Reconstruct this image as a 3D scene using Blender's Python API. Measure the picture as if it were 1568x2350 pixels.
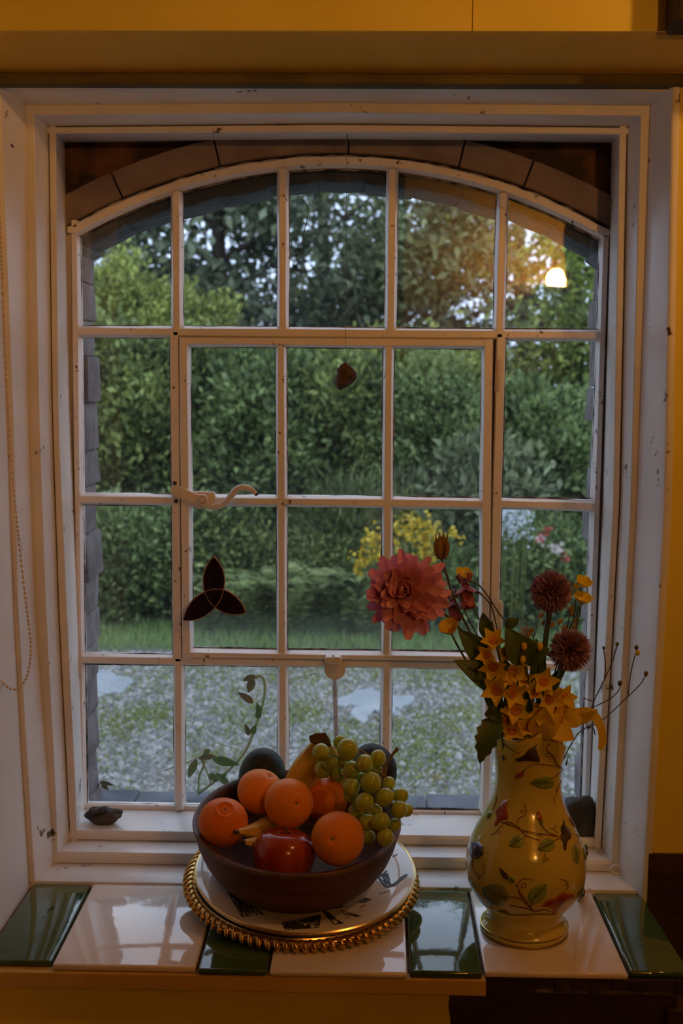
import bpy, bmesh, math, random
import numpy as np
from mathutils import Vector, Matrix

for _o in list(bpy.data.objects):
    bpy.data.objects.remove(_o)
C = bpy.context.scene.collection
SC = bpy.context.scene
random.seed(7)
RNG = np.random.default_rng(7)
PI = math.pi
EYE = 1.6                                    # eye height above the floor; glazing plane is Y = 0

# ------------------------------------------------------------------ camera
YAW, PITCH, ROLL, FPX = math.radians(1.162), math.radians(6.435), math.radians(.43), 2688.0
_f = Vector((-math.sin(YAW)*math.cos(PITCH), math.cos(YAW)*math.cos(PITCH), -math.sin(PITCH)))
_r = Vector((math.cos(YAW), math.sin(YAW), 0))
_u = _r.cross(_f)
RIGHT = math.cos(ROLL)*_r + math.sin(ROLL)*_u
UP = -math.sin(ROLL)*_r + math.cos(ROLL)*_u
FWD = _f
CAMP = Vector((0, -2, EYE))
cam = bpy.data.cameras.new('camera')
cam.sensor_fit = 'VERTICAL'; cam.sensor_height = 36.0; cam.sensor_width = 24.0
cam.lens = 36.0*FPX/2350.0
cam.clip_start = .05; cam.clip_end = 300
cam.dof.use_dof = True; cam.dof.focus_distance = 1.78; cam.dof.aperture_fstop = 6.3
camo = bpy.data.objects.new('camera', cam); C.objects.link(camo)
camo.matrix_world = Matrix(((RIGHT.x, UP.x, -FWD.x, CAMP.x), (RIGHT.y, UP.y, -FWD.y, CAMP.y),
                            (RIGHT.z, UP.z, -FWD.z, CAMP.z), (0, 0, 0, 1)))
SC.camera = camo

# ------------------------------------------------------------------ sky, exposure
SKY = 2.1
LAMP = 1.0
world = bpy.data.worlds.new('dusk_sky'); SC.world = world; world.use_nodes = True
wn = world.node_tree.nodes; wl = world.node_tree.links
bg = wn['Background']
tc = wn.new('ShaderNodeTexCoord'); nz = wn.new('ShaderNodeTexNoise'); rp = wn.new('ShaderNodeValToRGB')
nz.inputs['Scale'].default_value = 2.2; nz.inputs['Detail'].default_value = 3
rp.color_ramp.elements[0].position = .35; rp.color_ramp.elements[0].color = (.58, .71, .99, 1)
rp.color_ramp.elements[1].position = .7; rp.color_ramp.elements[1].color = (.73, .83, 1.02, 1)
wl.new(tc.outputs['Generated'], nz.inputs['Vector']); wl.new(nz.outputs['Fac'], rp.inputs['Fac'])
wl.new(rp.outputs['Color'], bg.inputs['Color']); bg.inputs['Strength'].default_value = SKY
SC.view_settings.view_transform = 'Standard'; SC.view_settings.look = 'None'
SC.view_settings.exposure = 0.0; SC.view_settings.gamma = 1.0
SC.view_settings.use_curve_mapping = False


def at(px, py, D):
    """point of the place seen at a pixel of the photograph, D metres into the room from the camera plane"""
    d = FWD + RIGHT*((px-784)/FPX) - UP*((py-1175)/FPX)
    return CAMP + d*(D/d.y)


def atz(px, py, z):
    d = FWD + RIGHT*((px-784)/FPX) - UP*((py-1175)/FPX)
    return CAMP + d*((z-EYE)/d.z)


# ------------------------------------------------------------------ materials
MATS = {}


def _in(n, names, v):
    for k in names:
        if k in n.inputs:
            n.inputs[k].default_value = v
            return


def mat(name, col, rough=.5, col2=None, nscale=20, bump=0, bscale=60, metal=0, spec=.5, chips=0, chipcol=(.05, .03, .02),
        coat=0, lo=.4, hi=.6, stretch=(1, 1, 1), trans=0, attr=False, sss=0, bdist=.002, chipscale=30, coord='Object'):
    if name in MATS: return MATS[name]
    m = bpy.data.materials.new(name); m.use_nodes = True
    nt = m.node_tree; N = nt.nodes; L = nt.links
    b = N['Principled BSDF']
    b.inputs['Roughness'].default_value = rough; b.inputs['Metallic'].default_value = metal
    _in(b, ['Specular IOR Level', 'Specular'], spec)
    if coat: _in(b, ['Coat Weight', 'Clearcoat'], coat); _in(b, ['Coat Roughness'], .03)
    if sss: _in(b, ['Subsurface Weight'], sss); b.inputs['Subsurface Radius'].default_value = (.01, .006, .003); _in(b, ['Subsurface Scale'], .5)
    t = N.new('ShaderNodeTexCoord'); mp = N.new('ShaderNodeMapping'); mp.inputs['Scale'].default_value = stretch
    L.new(t.outputs[coord], mp.inputs['Vector'])
    out = None
    if attr:
        a = N.new('ShaderNodeAttribute'); a.attribute_name = 'tone'; r = N.new('ShaderNodeValToRGB')
        r.color_ramp.elements[0].color = (*col, 1); r.color_ramp.elements[1].color = (*(col2 or col), 1)
        L.new(a.outputs['Fac'], r.inputs['Fac']); out = r.outputs['Color']
    elif col2:
        n = N.new('ShaderNodeTexNoise'); n.inputs['Scale'].default_value = nscale; n.inputs['Detail'].default_value = 5
        L.new(mp.outputs['Vector'], n.inputs['Vector'])
        r = N.new('ShaderNodeValToRGB'); r.color_ramp.elements[0].position = lo; r.color_ramp.elements[1].position = hi
        r.color_ramp.elements[0].color = (*col, 1); r.color_ramp.elements[1].color = (*col2, 1)
        L.new(n.outputs['Fac'], r.inputs['Fac']); out = r.outputs['Color']
    if chips:
        n2 = N.new('ShaderNodeTexNoise'); n2.inputs['Scale'].default_value = chipscale; n2.inputs['Detail'].default_value = 8
        n2.inputs['Roughness'].default_value = .65
        L.new(t.outputs[coord], n2.inputs['Vector'])
        r2 = N.new('ShaderNodeValToRGB'); r2.color_ramp.elements[0].position = 1-chips; r2.color_ramp.elements[1].position = 1-chips+.03
        L.new(n2.outputs['Fac'], r2.inputs['Fac'])
        mx = N.new('ShaderNodeMix'); mx.data_type = 'RGBA'
        L.new(r2.outputs['Color'], mx.inputs['Factor'])
        if out: L.new(out, mx.inputs['A'])
        else: mx.inputs['A'].default_value = (*col, 1)
        mx.inputs['B'].default_value = (*chipcol, 1); out = mx.outputs['Result']
    if out: L.new(out, b.inputs['Base Color'])
    else: b.inputs['Base Color'].default_value = (*col, 1)
    if bump:
        n3 = N.new('ShaderNodeTexNoise'); n3.inputs['Scale'].default_value = bscale; n3.inputs['Detail'].default_value = 4
        L.new(mp.outputs['Vector'], n3.inputs['Vector'])
        bp = N.new('ShaderNodeBump'); bp.inputs['Strength'].default_value = bump; bp.inputs['Distance'].default_value = bdist
        L.new(n3.outputs['Fac'], bp.inputs['Height']); L.new(bp.outputs['Normal'], b.inputs['Normal'])
    if trans:
        tr = N.new('ShaderNodeBsdfTranslucent'); ms = N.new('ShaderNodeMixShader'); ms.inputs[0].default_value = trans
        if out: L.new(out, tr.inputs['Color'])
        else: tr.inputs['Color'].default_value = (*col, 1)
        L.new(b.outputs[0], ms.inputs[1]); L.new(tr.outputs[0], ms.inputs[2])
        L.new(ms.outputs[0], N['Material Output'].inputs['Surface'])
    MATS[name] = m
    return m


def emit(name, col, s):
    m = bpy.data.materials.new(name); m.use_nodes = True
    N = m.node_tree.nodes; N.remove(N['Principled BSDF'])
    e = N.new('ShaderNodeEmission'); e.inputs[0].default_value = (*col, 1); e.inputs[1].default_value = s
    m.node_tree.links.new(e.outputs[0], N['Material Output'].inputs['Surface'])
    return m


def glass_mat(name, z0, z1):
    """thin old window glass: clear, Fresnel reflections, a film of dust and damp along the foot of the pane"""
    m = bpy.data.materials.new(name); m.use_nodes = True
    N = m.node_tree.nodes; L = m.node_tree.links; N.remove(N['Principled BSDF'])
    tr = N.new('ShaderNodeBsdfTransparent'); tr.inputs[0].default_value = (.95, .97, .965, 1)
    gl = N.new('ShaderNodeBsdfGlossy'); gl.inputs['Roughness'].default_value = .012
    geo = N.new('ShaderNodeNewGeometry'); ior = N.new('ShaderNodeMix'); ior.data_type = 'FLOAT'
    ior.inputs['A'].default_value = 1.5; ior.inputs['B'].default_value = 1/1.5
    L.new(geo.outputs['Backfacing'], ior.inputs['Factor'])
    fr = N.new('ShaderNodeFresnel'); L.new(ior.outputs['Result'], fr.inputs['IOR'])
    t = N.new('ShaderNodeTexCoord'); n = N.new('ShaderNodeTexNoise'); n.inputs['Scale'].default_value = 6
    L.new(t.outputs['Object'], n.inputs['Vector'])
    bp = N.new('ShaderNodeBump'); bp.inputs['Strength'].default_value = .12; bp.inputs['Distance'].default_value = .004
    L.new(n.outputs['Fac'], bp.inputs['Height']); L.new(bp.outputs['Normal'], gl.inputs['Normal'])
    m1 = N.new('ShaderNodeMixShader'); L.new(fr.outputs[0], m1.inputs[0]); L.new(tr.outputs[0], m1.inputs[1]); L.new(gl.outputs[0], m1.inputs[2])
    # dust / condensation film
    di = N.new('ShaderNodeBsdfDiffuse'); di.inputs[0].default_value = (.8, .82, .84, 1)
    tl = N.new('ShaderNodeBsdfTranslucent'); tl.inputs[0].default_value = (.8, .82, .84, 1)
    ad = N.new('ShaderNodeMixShader'); ad.inputs[0].default_value = .7; L.new(di.outputs[0], ad.inputs[1]); L.new(tl.outputs[0], ad.inputs[2])
    sx = N.new('ShaderNodeSeparateXYZ'); L.new(t.outputs['Generated'], sx.inputs[0])
    mr = N.new('ShaderNodeMapRange'); mr.inputs['From Min'].default_value = 0; mr.inputs['From Max'].default_value = .28
    mr.inputs['To Min'].default_value = z0; mr.inputs['To Max'].default_value = z1
    L.new(sx.outputs['Z'], mr.inputs['Value'])
    n2 = N.new('ShaderNodeTexNoise'); n2.inputs['Scale'].default_value = 9; n2.inputs['Detail'].default_value = 6; L.new(t.outputs['Object'], n2.inputs['Vector'])
    mu = N.new('ShaderNodeMath'); mu.operation = 'MULTIPLY'; L.new(mr.outputs['Result'], mu.inputs[0]); L.new(n2.outputs['Fac'], mu.inputs[1])
    m2 = N.new('ShaderNodeMixShader'); L.new(mu.outputs[0], m2.inputs[0]); L.new(m1.outputs[0], m2.inputs[1]); L.new(ad.outputs[0], m2.inputs[2])
    L.new(m2.outputs[0], N['Material Output'].inputs['Surface'])
    return m


# ------------------------------------------------------------------ mesh helper
def root_loc(o):
    v = Vector((0, 0, 0))
    while o: v += o.location; o = o.parent
    return v


class MB:
    def __init__(s): s.v = []; s.f = []; s.t = []

    def add(s, vs, fs, tone=None):
        k = len(s.v); s.v += [tuple(p) for p in vs]; s.f += [tuple(i+k for i in f) for f in fs]
        s.t += [0.5 if tone is None else tone]*len(vs)
        return s

    def box(s, x0, x1, y0, y1, z0, z1):
        vs = [(x, y, z) for z in (z0, z1) for y in (y0, y1) for x in (x0, x1)]
        return s.add(vs, [(0, 2, 3, 1), (4, 5, 7, 6), (0, 1, 5, 4), (2, 6, 7, 3), (0, 4, 6, 2), (1, 3, 7, 5)])

    def prism(s, poly, axis, a, b):
        """closed polygon of 2-D points extruded along an axis: 'y' takes (x,z), 'x' takes (y,z), 'z' takes (x,y)"""
        n = len(poly); vs = []
        for w in (a, b):
            for p, q in poly:
                vs.append({'y': (p, w, q), 'x': (w, p, q), 'z': (p, q, w)}[axis])
        fs = [tuple(range(n))[::-1], tuple(range(n, 2*n))] + [(i, (i+1) % n, n+(i+1) % n, n+i) for i in range(n)]
        return s.add(vs, fs)

    def loft(s, rings, cap=True, closed=True):
        n = len(rings[0]); vs = [p for r in rings for p in r]; fs = []
        for i in range(len(rings)-1):
            for j in range(n if closed else n-1):
                k = (j+1) % n; fs.append((i*n+j, i*n+k, (i+1)*n+k, (i+1)*n+j))
        if cap: fs += [tuple(range(n))[::-1], tuple(range((len(rings)-1)*n, len(rings)*n))]
        return s.add(vs, fs)

    def tube(s, pts, rad, n=8, cap=True, tone=None):
        pts = [Vector(p) for p in pts]
        if not hasattr(rad, '__len__'): rad = [rad]*len(pts)
        rings = []; u = None
        for i, p in enumerate(pts):
            d = (pts[min(i+1, len(pts)-1)]-pts[max(i-1, 0)])
            if d.length < 1e-9: d = Vector((0, 0, 1))
            d.normalize()
            if u is None:
                u = d.orthogonal().normalized()
            else:
                u = u-d*u.dot(d)
                u = u.normalized() if u.length > 1e-6 else d.orthogonal().normalized()
            w = d.cross(u)
            rings.append([p+(u*math.cos(2*PI*k/n)+w*math.sin(2*PI*k/n))*rad[i] for k in range(n)])
        return s.loft(rings, cap)

    def lathe(s, prof, n=48, c=(0, 0, 0), ax=(0, 0, 1), fn=None):
        """profile of (r, h); a radius of 0 closes it"""
        ax = Vector(ax).normalized(); q = Vector((0, 0, 1)).rotation_difference(ax); c = Vector(c)
        vs = []; idx = []
        for r, h in prof:
            if r <= 1e-6:
                idx.append([len(vs)]); vs.append(c+q@Vector((0, 0, h)))
            else:
                row = []
                for k in range(n):
                    a = 2*PI*k/n; p = Vector((r*math.cos(a), r*math.sin(a), h))
                    if fn: p = fn(p, a)
                    row.append(len(vs)); vs.append(c+q@p)
                idx.append(row)
        fs = []
        for A, B in zip(idx[:-1], idx[1:]):
            if len(A) == 1 and len(B) == 1: continue
            for k in range(n):
                j = (k+1) % n
                if len(A) == 1: fs.append((A[0], B[j], B[k]))
                elif len(B) == 1: fs.append((A[k], A[j], B[0]))
                else: fs.append((A[k], A[j], B[j], B[k]))
        return s.add(vs, fs)

    def ball(s, c, rx, ry=None, rz=None, n=16, m=10, jit=0, rot=None):
        ry = rx if ry is None else ry; rz = rx if rz is None else rz; c = Vector(c); rnd = random.Random(len(s.v)+11)
        prof = [(math.sin(PI*i/m), -math.cos(PI*i/m)) for i in range(m+1)]; prof[0] = (0, -1); prof[-1] = (0, 1)
        t = MB(); t.lathe(prof, n)
        vs = []
        for p in t.v:
            j = 1+jit*(rnd.random()-.5)*2
            w = Vector((p[0]*rx*j, p[1]*ry*j, p[2]*rz*j))
            if rot: w = rot@w
            vs.append(c+w)
        return s.add(vs, t.f)

    def xform(s, M):
        s.v = [tuple(M@Vector(p)) for p in s.v]; return s

    def build(s, name, m, parent=None, smooth=40, bevel=0, seg=2, kind=None, label=None):
        base = root_loc(parent) if parent else Vector((0, 0, 0))
        me = bpy.data.meshes.new(name)
        me.from_pydata([(p[0]-base.x, p[1]-base.y, p[2]-base.z) for p in s.v], [], s.f)
        if len(set(s.t)) > 1:
            a = me.attributes.new('tone', 'FLOAT', 'POINT'); a.data.foreach_set('value', s.t)
        if bevel:
            bm = bmesh.new(); bm.from_mesh(me)
            bmesh.ops.recalc_face_normals(bm, faces=bm.faces)
            es = [e for e in bm.edges if len(e.link_faces) == 2 and e.calc_face_angle(0) > .5]
            bmesh.ops.bevel(bm, geom=es, offset=bevel, segments=seg, affect='EDGES', profile=.5, clamp_overlap=True)
            bm.to_mesh(me); bm.free()
        else:
            bm = bmesh.new(); bm.from_mesh(me); bmesh.ops.recalc_face_normals(bm, faces=bm.faces); bm.to_mesh(me); bm.free()
        if smooth:
            me.shade_smooth(); me.set_sharp_from_angle(angle=math.radians(smooth))
        me.materials.append(m)
        o = bpy.data.objects.new(name, me); C.objects.link(o)
        if parent: o.parent = parent
        if kind: o['kind'] = kind
        if label: o['label'] = label
        return o


def thing(name, label, cat, loc, group=None):
    o = bpy.data.objects.new(name, None); C.objects.link(o); o.location = loc; o.empty_display_size = .02
    o['label'] = label; o['category'] = cat
    if group: o['group'] = group
    return o


def tag(o, label, cat, group=None):
    o['label'] = label; o['category'] = cat
    if group: o['group'] = group
    return o


def setting(name, label=None, loc=(0, 0, 0)):
    o = bpy.data.objects.new(name, None); C.objects.link(o); o.location = loc; o.empty_display_size = .02
    o['kind'] = 'structure'
    if label: o['label'] = label
    return o


def smooth_path(pts, n=24):
    """Catmull-Rom through points"""
    P = [Vector(p) for p in pts]; P = [2*P[0]-P[1]]+P+[2*P[-1]-P[-2]]; out = []
    seg = len(P)-3
    for i in range(n+1):
        t = i/n*seg; k = min(int(t), seg-1); t -= k
        a, b, c, d = P[k:k+4]
        out.append(.5*((2*b)+(c-a)*t+(2*a-5*b+4*c-d)*t*t+(3*b-a-3*c+d)*t**3))
    return out


def raw_mesh(name, V, F, m, parent, tone=None, kind='stuff', smooth=True, label=None):
    """numpy mesh of equal-sized faces"""
    base = root_loc(parent) if parent else Vector((0, 0, 0))
    V = np.asarray(V, np.float32)-np.array(base, np.float32); F = np.asarray(F, np.int32)
    me = bpy.data.meshes.new(name); k = F.shape[1]
    me.vertices.add(len(V)); me.vertices.foreach_set('co', V.ravel())
    me.loops.add(F.size); me.loops.foreach_set('vertex_index', F.ravel())
    me.polygons.add(len(F)); me.polygons.foreach_set('loop_start', np.arange(0, F.size, k, dtype=np.int32))
    me.polygons.foreach_set('loop_total', np.full(len(F), k, np.int32))
    if smooth: me.polygons.foreach_set('use_smooth', np.ones(len(F), bool))
    me.update(calc_edges=True); me.validate()
    if tone is not None:
        a = me.attributes.new('tone', 'FLOAT', 'POINT'); a.data.foreach_set('value', np.asarray(tone, np.float32))
    me.materials.append(m)
    o = bpy.data.objects.new(name, me); C.objects.link(o)
    if parent: o.parent = parent
    if kind: o['kind'] = kind
    if label: o['label'] = label
    return o


def leaf_cloud(P, Dr, L, W, tone, fold=.25):
    """kite-shaped folded leaves: base points P, directions Dr, lengths L, widths W"""
    n = len(P); Dr = Dr/np.linalg.norm(Dr, axis=1, keepdims=True)
    nn = RNG.normal(size=(n, 3)); nn[:, 2] += 1.0; nn[:, 1] -= .5
    S = np.cross(Dr, nn); S /= np.linalg.norm(S, axis=1, keepdims=True)+1e-9
    Nn = np.cross(S, Dr)
    L = L[:, None]; W = W[:, None]
    a = P; b = P+Dr*L*.45+S*W*.5+Nn*W*fold; c = P+Dr*L; d = P+Dr*L*.45-S*W*.5+Nn*W*fold
    V = np.stack([a, b, c, d], 1).reshape(-1, 3)
    i = np.arange(n)[:, None]*4
    F = np.concatenate([i+np.array([[0, 1, 2]]), i+np.array([[0, 2, 3]])], 0)
    return V, F, np.repeat(tone, 4)

# ================================================================== SETTING
PAINT = mat('white_gloss_paint', (.77, .74, .71), .32, (.83, .81, .79), 8, .25, 90, chips=.36, chipcol=(.10, .06, .04), chipscale=26, bdist=.001)
PAINT2 = mat('cream_frame_paint', (.78, .74, .69), .35, (.84, .80, .76), 6, .2, 70, chips=.37, chipcol=(.09, .055, .035), chipscale=60, bdist=.001)
YEL = mat('yellow_wall_paint', (.82, .64, .085), .75, (.88, .70, .11), 5, .25, 160, bdist=.001)
PLAS = mat('white_plaster', (.74, .69, .63), .8, (.80, .75, .69), 4, .3, 30, bdist=.002)
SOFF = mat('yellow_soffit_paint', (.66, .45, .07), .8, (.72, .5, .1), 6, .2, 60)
DARKW = mat('dark_brown_wood', (.035, .016, .008), .5, (.06, .028, .014), 6, .3, 40, stretch=(1, 1, 8))
PUTTY = mat('dirty_putty', (.035, .03, .025), .8, (.30, .27, .23), 45, .5, 120, lo=.45, hi=.62)
GAP_SHADE = mat('painted_gap_shade', (.02, .015, .01), .9)  # near-black that paints the shade in gaps and holes
Z = lambda z: z+EYE
TILE_Z = -.7987

# --- room behind the camera
def slab(name, x0, x1, y0, y1, z0, z1, m, label=None):
    o = MB().box(x0, x1, y0, y1, z0, z1).build(name, m, smooth=0, kind='structure')
    if label: o['label'] = label
    return o

ROOMW = mat('room_wall_paint', (.24, .14, .04), .8, (.28, .17, .05), 3)
slab('floor', -2.6, 2.6, -5.6, -.225, -.1, 0, mat('floor_boards', (.10, .05, .025), .5, (.16, .08, .04), 4, stretch=(1, 10, 1)))
slab('ceiling', -2.6, 2.6, -5.6, .25, 2.62, 2.72, mat('dark_ceiling_boards', (.10, .06, .035), .8, (.14, .085, .05), 5, stretch=(1, 8, 1)))
slab('wall_west', -2.7, -2.6, -5.6, .25, 0, 2.62, ROOMW)
slab('wall_east', 2.6, 2.7, -5.6, .25, 0, 2.62, ROOMW)
slab('wall_south', -2.7, 2.7, -5.7, -5.6, 0, 2.62, mat('far_wall_paint', (.12, .08, .04), .8))

# --- the window wall: masonry round the opening
wall = setting('wall_north', 'thick yellow painted window wall with a deep recess')
SH = .4485
def wpart(name, *a, m=YEL, label=None):
    return MB().box(*a).build(name, m, wall, smooth=0, label=label)
wpart('masonry', -2.6, -.62, -.225, .22, 0, 2.62, m=PLAS)
wpart('masonry', .50, 2.6, -.215, .22, 0, 2.62, m=PLAS)
wpart('masonry', -.62, .5, .02, .22, Z(.42), 2.62, m=PLAS)
wpart('masonry', -.62, .5, -.2, .22, 0, Z(-.83), m=PLAS)
# plaster faces seen in the room
ZD = -.728
wpart('plaster', SH+.002, 2.6, -.237, -.215, Z(ZD), Z(.456), label='yellow plaster right of the window frame')
wpart('dado_board', SH-.002, .95, -.243, -.216, 0, Z(ZD), m=DARKW, label='dark brown dado board beside the tiled sill')
# lintel: front lit, underside in shade
FYT, FZT = -.325, at(780, 74, 1.675).z          # front edge of the splayed underside of the lintel
lin = MB()
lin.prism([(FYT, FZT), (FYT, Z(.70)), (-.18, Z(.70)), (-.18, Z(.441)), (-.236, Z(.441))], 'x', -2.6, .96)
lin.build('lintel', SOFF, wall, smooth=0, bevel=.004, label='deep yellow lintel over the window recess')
wpart('plaster_face', -2.6, -.0385+.178, FYT-.0035, FYT+.001, FZT+.001, 2.62, label='yellow wall face over the lintel, left of the joint')
wpart('plaster_face', -.0385+.1795, 2.6, FYT-.0035, FYT+.001, FZT+.001, 2.62, label='yellow wall face over the lintel, right of the joint')
wpart('wall_top', -2.6, 2.6, FYT+.001, .02, Z(.70), 2.62)
# dark batten under the soffit along the head of the frame
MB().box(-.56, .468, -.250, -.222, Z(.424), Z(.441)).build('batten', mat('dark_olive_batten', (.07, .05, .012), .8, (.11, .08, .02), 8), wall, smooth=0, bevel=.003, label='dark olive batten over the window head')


def edge(pts, Y):
    q = sorted([(p.z, p.x) for p in (at(a, b, 2+Y) for a, b in pts)])
    zs = [z for z, x in q]; xs = [x for z, x in q]

    def f(z):
        if z <= zs[0]: i = 0
        elif z >= zs[-1]: i = len(zs)-2
        else: i = max(k for k in range(len(zs)-1) if zs[k] <= z)
        t = (z-zs[i])/(zs[i+1]-zs[i])
        t = max(-.5, min(1.5, t))
        return xs[i]+(xs[i+1]-xs[i])*t
    return f

l1b = edge([(152, 500), (164, 968), (181, 1414), (191, 1780), (195, 1885)], 0)
l1f = edge([(130, 500), (134, 968), (154, 1414), (172, 1780), (176, 1905)], -.113)
l1o = edge([(112, 500), (118, 968), (133, 1414), (157, 1900)], -.113)
l2f = edge([(82, 500), (90, 968), (106, 1414), (126, 1780), (132, 1945)], -.163)
l2o = edge([(62, 500), (66, 968), (82, 1414), (110, 1780), (122, 1950)], -.163)
l3f = edge([(12, 500), (31, 968), (42, 1414), (65, 1780), (78, 2000)], -.225)
l3o = edge([(0, 500), (18, 968), (33, 1414), (53, 1780), (67, 2000)], -.225)
r1b = edge([(1400, 500), (1381, 1150), (1351, 1880)], 0)
r1f = edge([(1419, 500), (1408, 1150), (1367, 1900)], -.113)
r1o = edge([(1438, 500), (1425, 1150), (1385, 1900)], -.113)
r2f = edge([(1465, 500), (1448, 1150), (1408, 1900)], -.163)
r2o = edge([(1484, 500), (1462, 1150), (1424, 1900)], -.163)
r3f = edge([(1531, 500), (1519, 1150), (1477, 1900)], -.225)

win = setting('window_1', 'old white painted window of small panes under a shallow arch')
zz = [Z(-.835)+i*(Z(.44)-Z(-.835))/16 for i in range(17)]

def jamb(name, corners, ztop, zbot, bev=.0012, m=PAINT, label=None):
    """corners: (edge function, dx, Y) round the section"""
    zs = [z for z in zz if zbot < z < ztop]; zs = [zbot]+zs+[ztop]
    rings = [[(f(z)+dx, Y, z) for f, dx, Y in corners] for z in zs]
    return MB().loft(rings).build(name, m, win, smooth=25, bevel=bev, seg=1, label=label)

G = .0022
jamb('jamb_bead', [(l1b, 0, .004), (l1f, 0, -.113), (l1o, G, -.113), (l1o, G-.012, .004)], Z(.44), Z(-.81), label='inner bead of the left jamb')
jamb('jamb_stop', [(l1o, 0, -.10), (l1o, 0, -.113), (l2f, 0, -.163), (l2o, 0, -.163), (l2o, -.012, -.10)], Z(.44), Z(-.82), label='middle stop of the left jamb')
jamb('jamb_casing', [(l2o, .001, -.15), (l2o, .001, -.163), (l3f, 0, -.225), (l3o, 0, -.227), (l3o, -.03, -.15)], Z(.45), Z(TILE_Z), label='outer casing of the left jamb')
jamb('jamb_bead', [(r1b, 0, .004), (r1f, 0, -.113), (r1o, -G, -.113), (r1o, -G+.012, .004)], Z(.44), Z(-.81), label='inner bead of the right jamb')
jamb('jamb_stop', [(r1o, 0, -.10), (r1o, 0, -.113), (r2f, 0, -.163), (r2o, 0, -.163), (r2o, .012, -.10)], Z(.44), Z(-.82), label='middle stop of the right jamb')
jamb('jamb_casing', [(r2o, -.001, -.15), (r2o, -.001, -.163), (r3f, 0, -.238), (r3f, .003, -.2405), (r3f, .012, -.2405), (r2o, .04, -.15)], Z(.45), Z(TILE_Z-.02), label='broad splayed casing of the right jamb')
# left plaster reveal coming forward into the room
rings = [[(l3o(z)-.0004, -.224, z), (l3o(z)-.004, -.62, z), (l3o(z)-.06, -.62, z), (l3o(z)-.06, -.224, z)] for z in [Z(-1.6)]+zz+[Z(.5)]]
MB().loft(rings).build('plaster_reveal', PLAS, wall, smooth=25, label='white plaster reveal left of the window')

# head of the frame: the same three steps
def hz(pts, Y):
    P = sorted([(p.x, p.z) for p in (at(a, b, 2+Y) for a, b in pts)])
    def f(x):
        i = 0 if x < P[1][0] else 1
        t = (x-P[i][0])/(P[i+1][0]-P[i][0]); t = max(-.3, min(1.3, t))
        return P[i][1]+(P[i+1][1]-P[i][1])*t
    return f
h1b = hz([(200, 326), (780, 321), (1350, 327)], 0)
h1f = hz([(200, 306), (780, 303), (1350, 308)], -.113)
h1o = hz([(200, 288), (780, 283), (1350, 289)], -.113)
h2f = hz([(200, 263), (780, 258), (1350, 265)], -.163)
h2o = hz([(200, 239), (780, 235), (1350, 240)], -.163)
h3f = hz([(200, 191), (780, 183), (1350, 205)], -.225)
def head(name, corners, x0, x1, label=None):
    xs = [x0+(x1-x0)*i/12 for i in range(13)]
    rings = [[(x, Y, f(x)+dz) for f, dz, Y in corners] for x in xs]
    return MB().loft(rings).build(name, PAINT, win, smooth=25, bevel=.0012, seg=1, label=label)
head('head_bead', [(h1b, 0, .004), (h1f, 0, -.1135), (h1o, -G, -.1135), (h1o, .012, .004)], -.512, .4115, 'inner bead across the window head')
head('head_stop', [(h1o, 0, -.10), (h1o, 0, -.1135), (h2f, 0, -.1635), (h2o, 0, -.1635), (h2o, .012, -.10)], -.535, .431, 'middle stop across the window head')
head('head_casing', [(h2o, -.001, -.15), (h2o, -.001, -.1635), (h3f, 0, -.226), (h3f, .02, -.226), (h2o, .04, -.15)], -.555, SH+.004, 'outer casing across the window head')

# stepped sill boards
def sill(name, x0, x1, prof, label):
    return MB().prism(prof, 'x', x0, x1).build(name, PAINT, win, smooth=25, bevel=.0015, seg=2, label=label)
sill('sill_board', -.502, .3995, [(-.1125, Z(-.7725)), (-.1125, Z(-.7625)), (-.108, Z(-.757)), (.012, Z(-.7595)), (.012, Z(-.7725))], 'topmost step of the white window sill')
sill('sill_board', -.518, .418, [(-.1625, Z(-.792)), (-.1625, Z(-.779)), (-.158, Z(-.774)), (-.10, Z(-.773)), (-.10, Z(-.792))], 'middle step of the white window sill')
sill('sill_board', -.535, .438, [(-.2245, Z(-.83)), (-.2245, Z(-.7955)), (-.15, Z(-.792)), (-.15, Z(-.83))], 'lowest step of the white window sill')

# --- glazing bars
BW, BF, YF, YB = .0205, .0105, -.013, .008
def bar_prof(w=BW, f=BF, yf=YF): return [(-w/2, YB), (-w/2, -.001), (-f/2, yf), (f/2, yf), (w/2, -.001), (w/2, YB)]
def vbar(name, x0, z0, x1, z1, parent, w=BW, f=BF, yf=YF, label=None, m=PAINT2):
    pr = bar_prof(w, f, yf); n = 6; rings = []
    for i in range(n+1):
        t = i/n; z = z0+(z1-z0)*t; x = x0+(x1-x0)*t
        rings.append([(x+a+.0004*math.sin(9*t+a*300+x0*40), y, z) for a, y in pr])
    return MB().loft(rings).build(name, m, parent, smooth=25, bevel=.0006, seg=1, label=label)
def hbar(name, x0, z0, x1, z1, parent, w=BW, f=BF, yf=YF, label=None, m=PAINT2):
    pr = bar_prof(w, f, yf+.0005); n = 6; rings = []
    for i in range(n+1):
        t = i/n; x = x0+(x1-x0)*t; z = z0+(z1-z0)*t
        rings.append([(x, y, z+a+.0004*math.sin(8*t+a*300+z0*50)) for a, y in pr])
    return MB().loft(rings).build(name, m, parent, smooth=25, bevel=.0006, seg=1, label=label)
def gx(px, py): return at(px, py, 2.0).x
def gz(px, py): return at(px, py, 2.0).z

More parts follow.
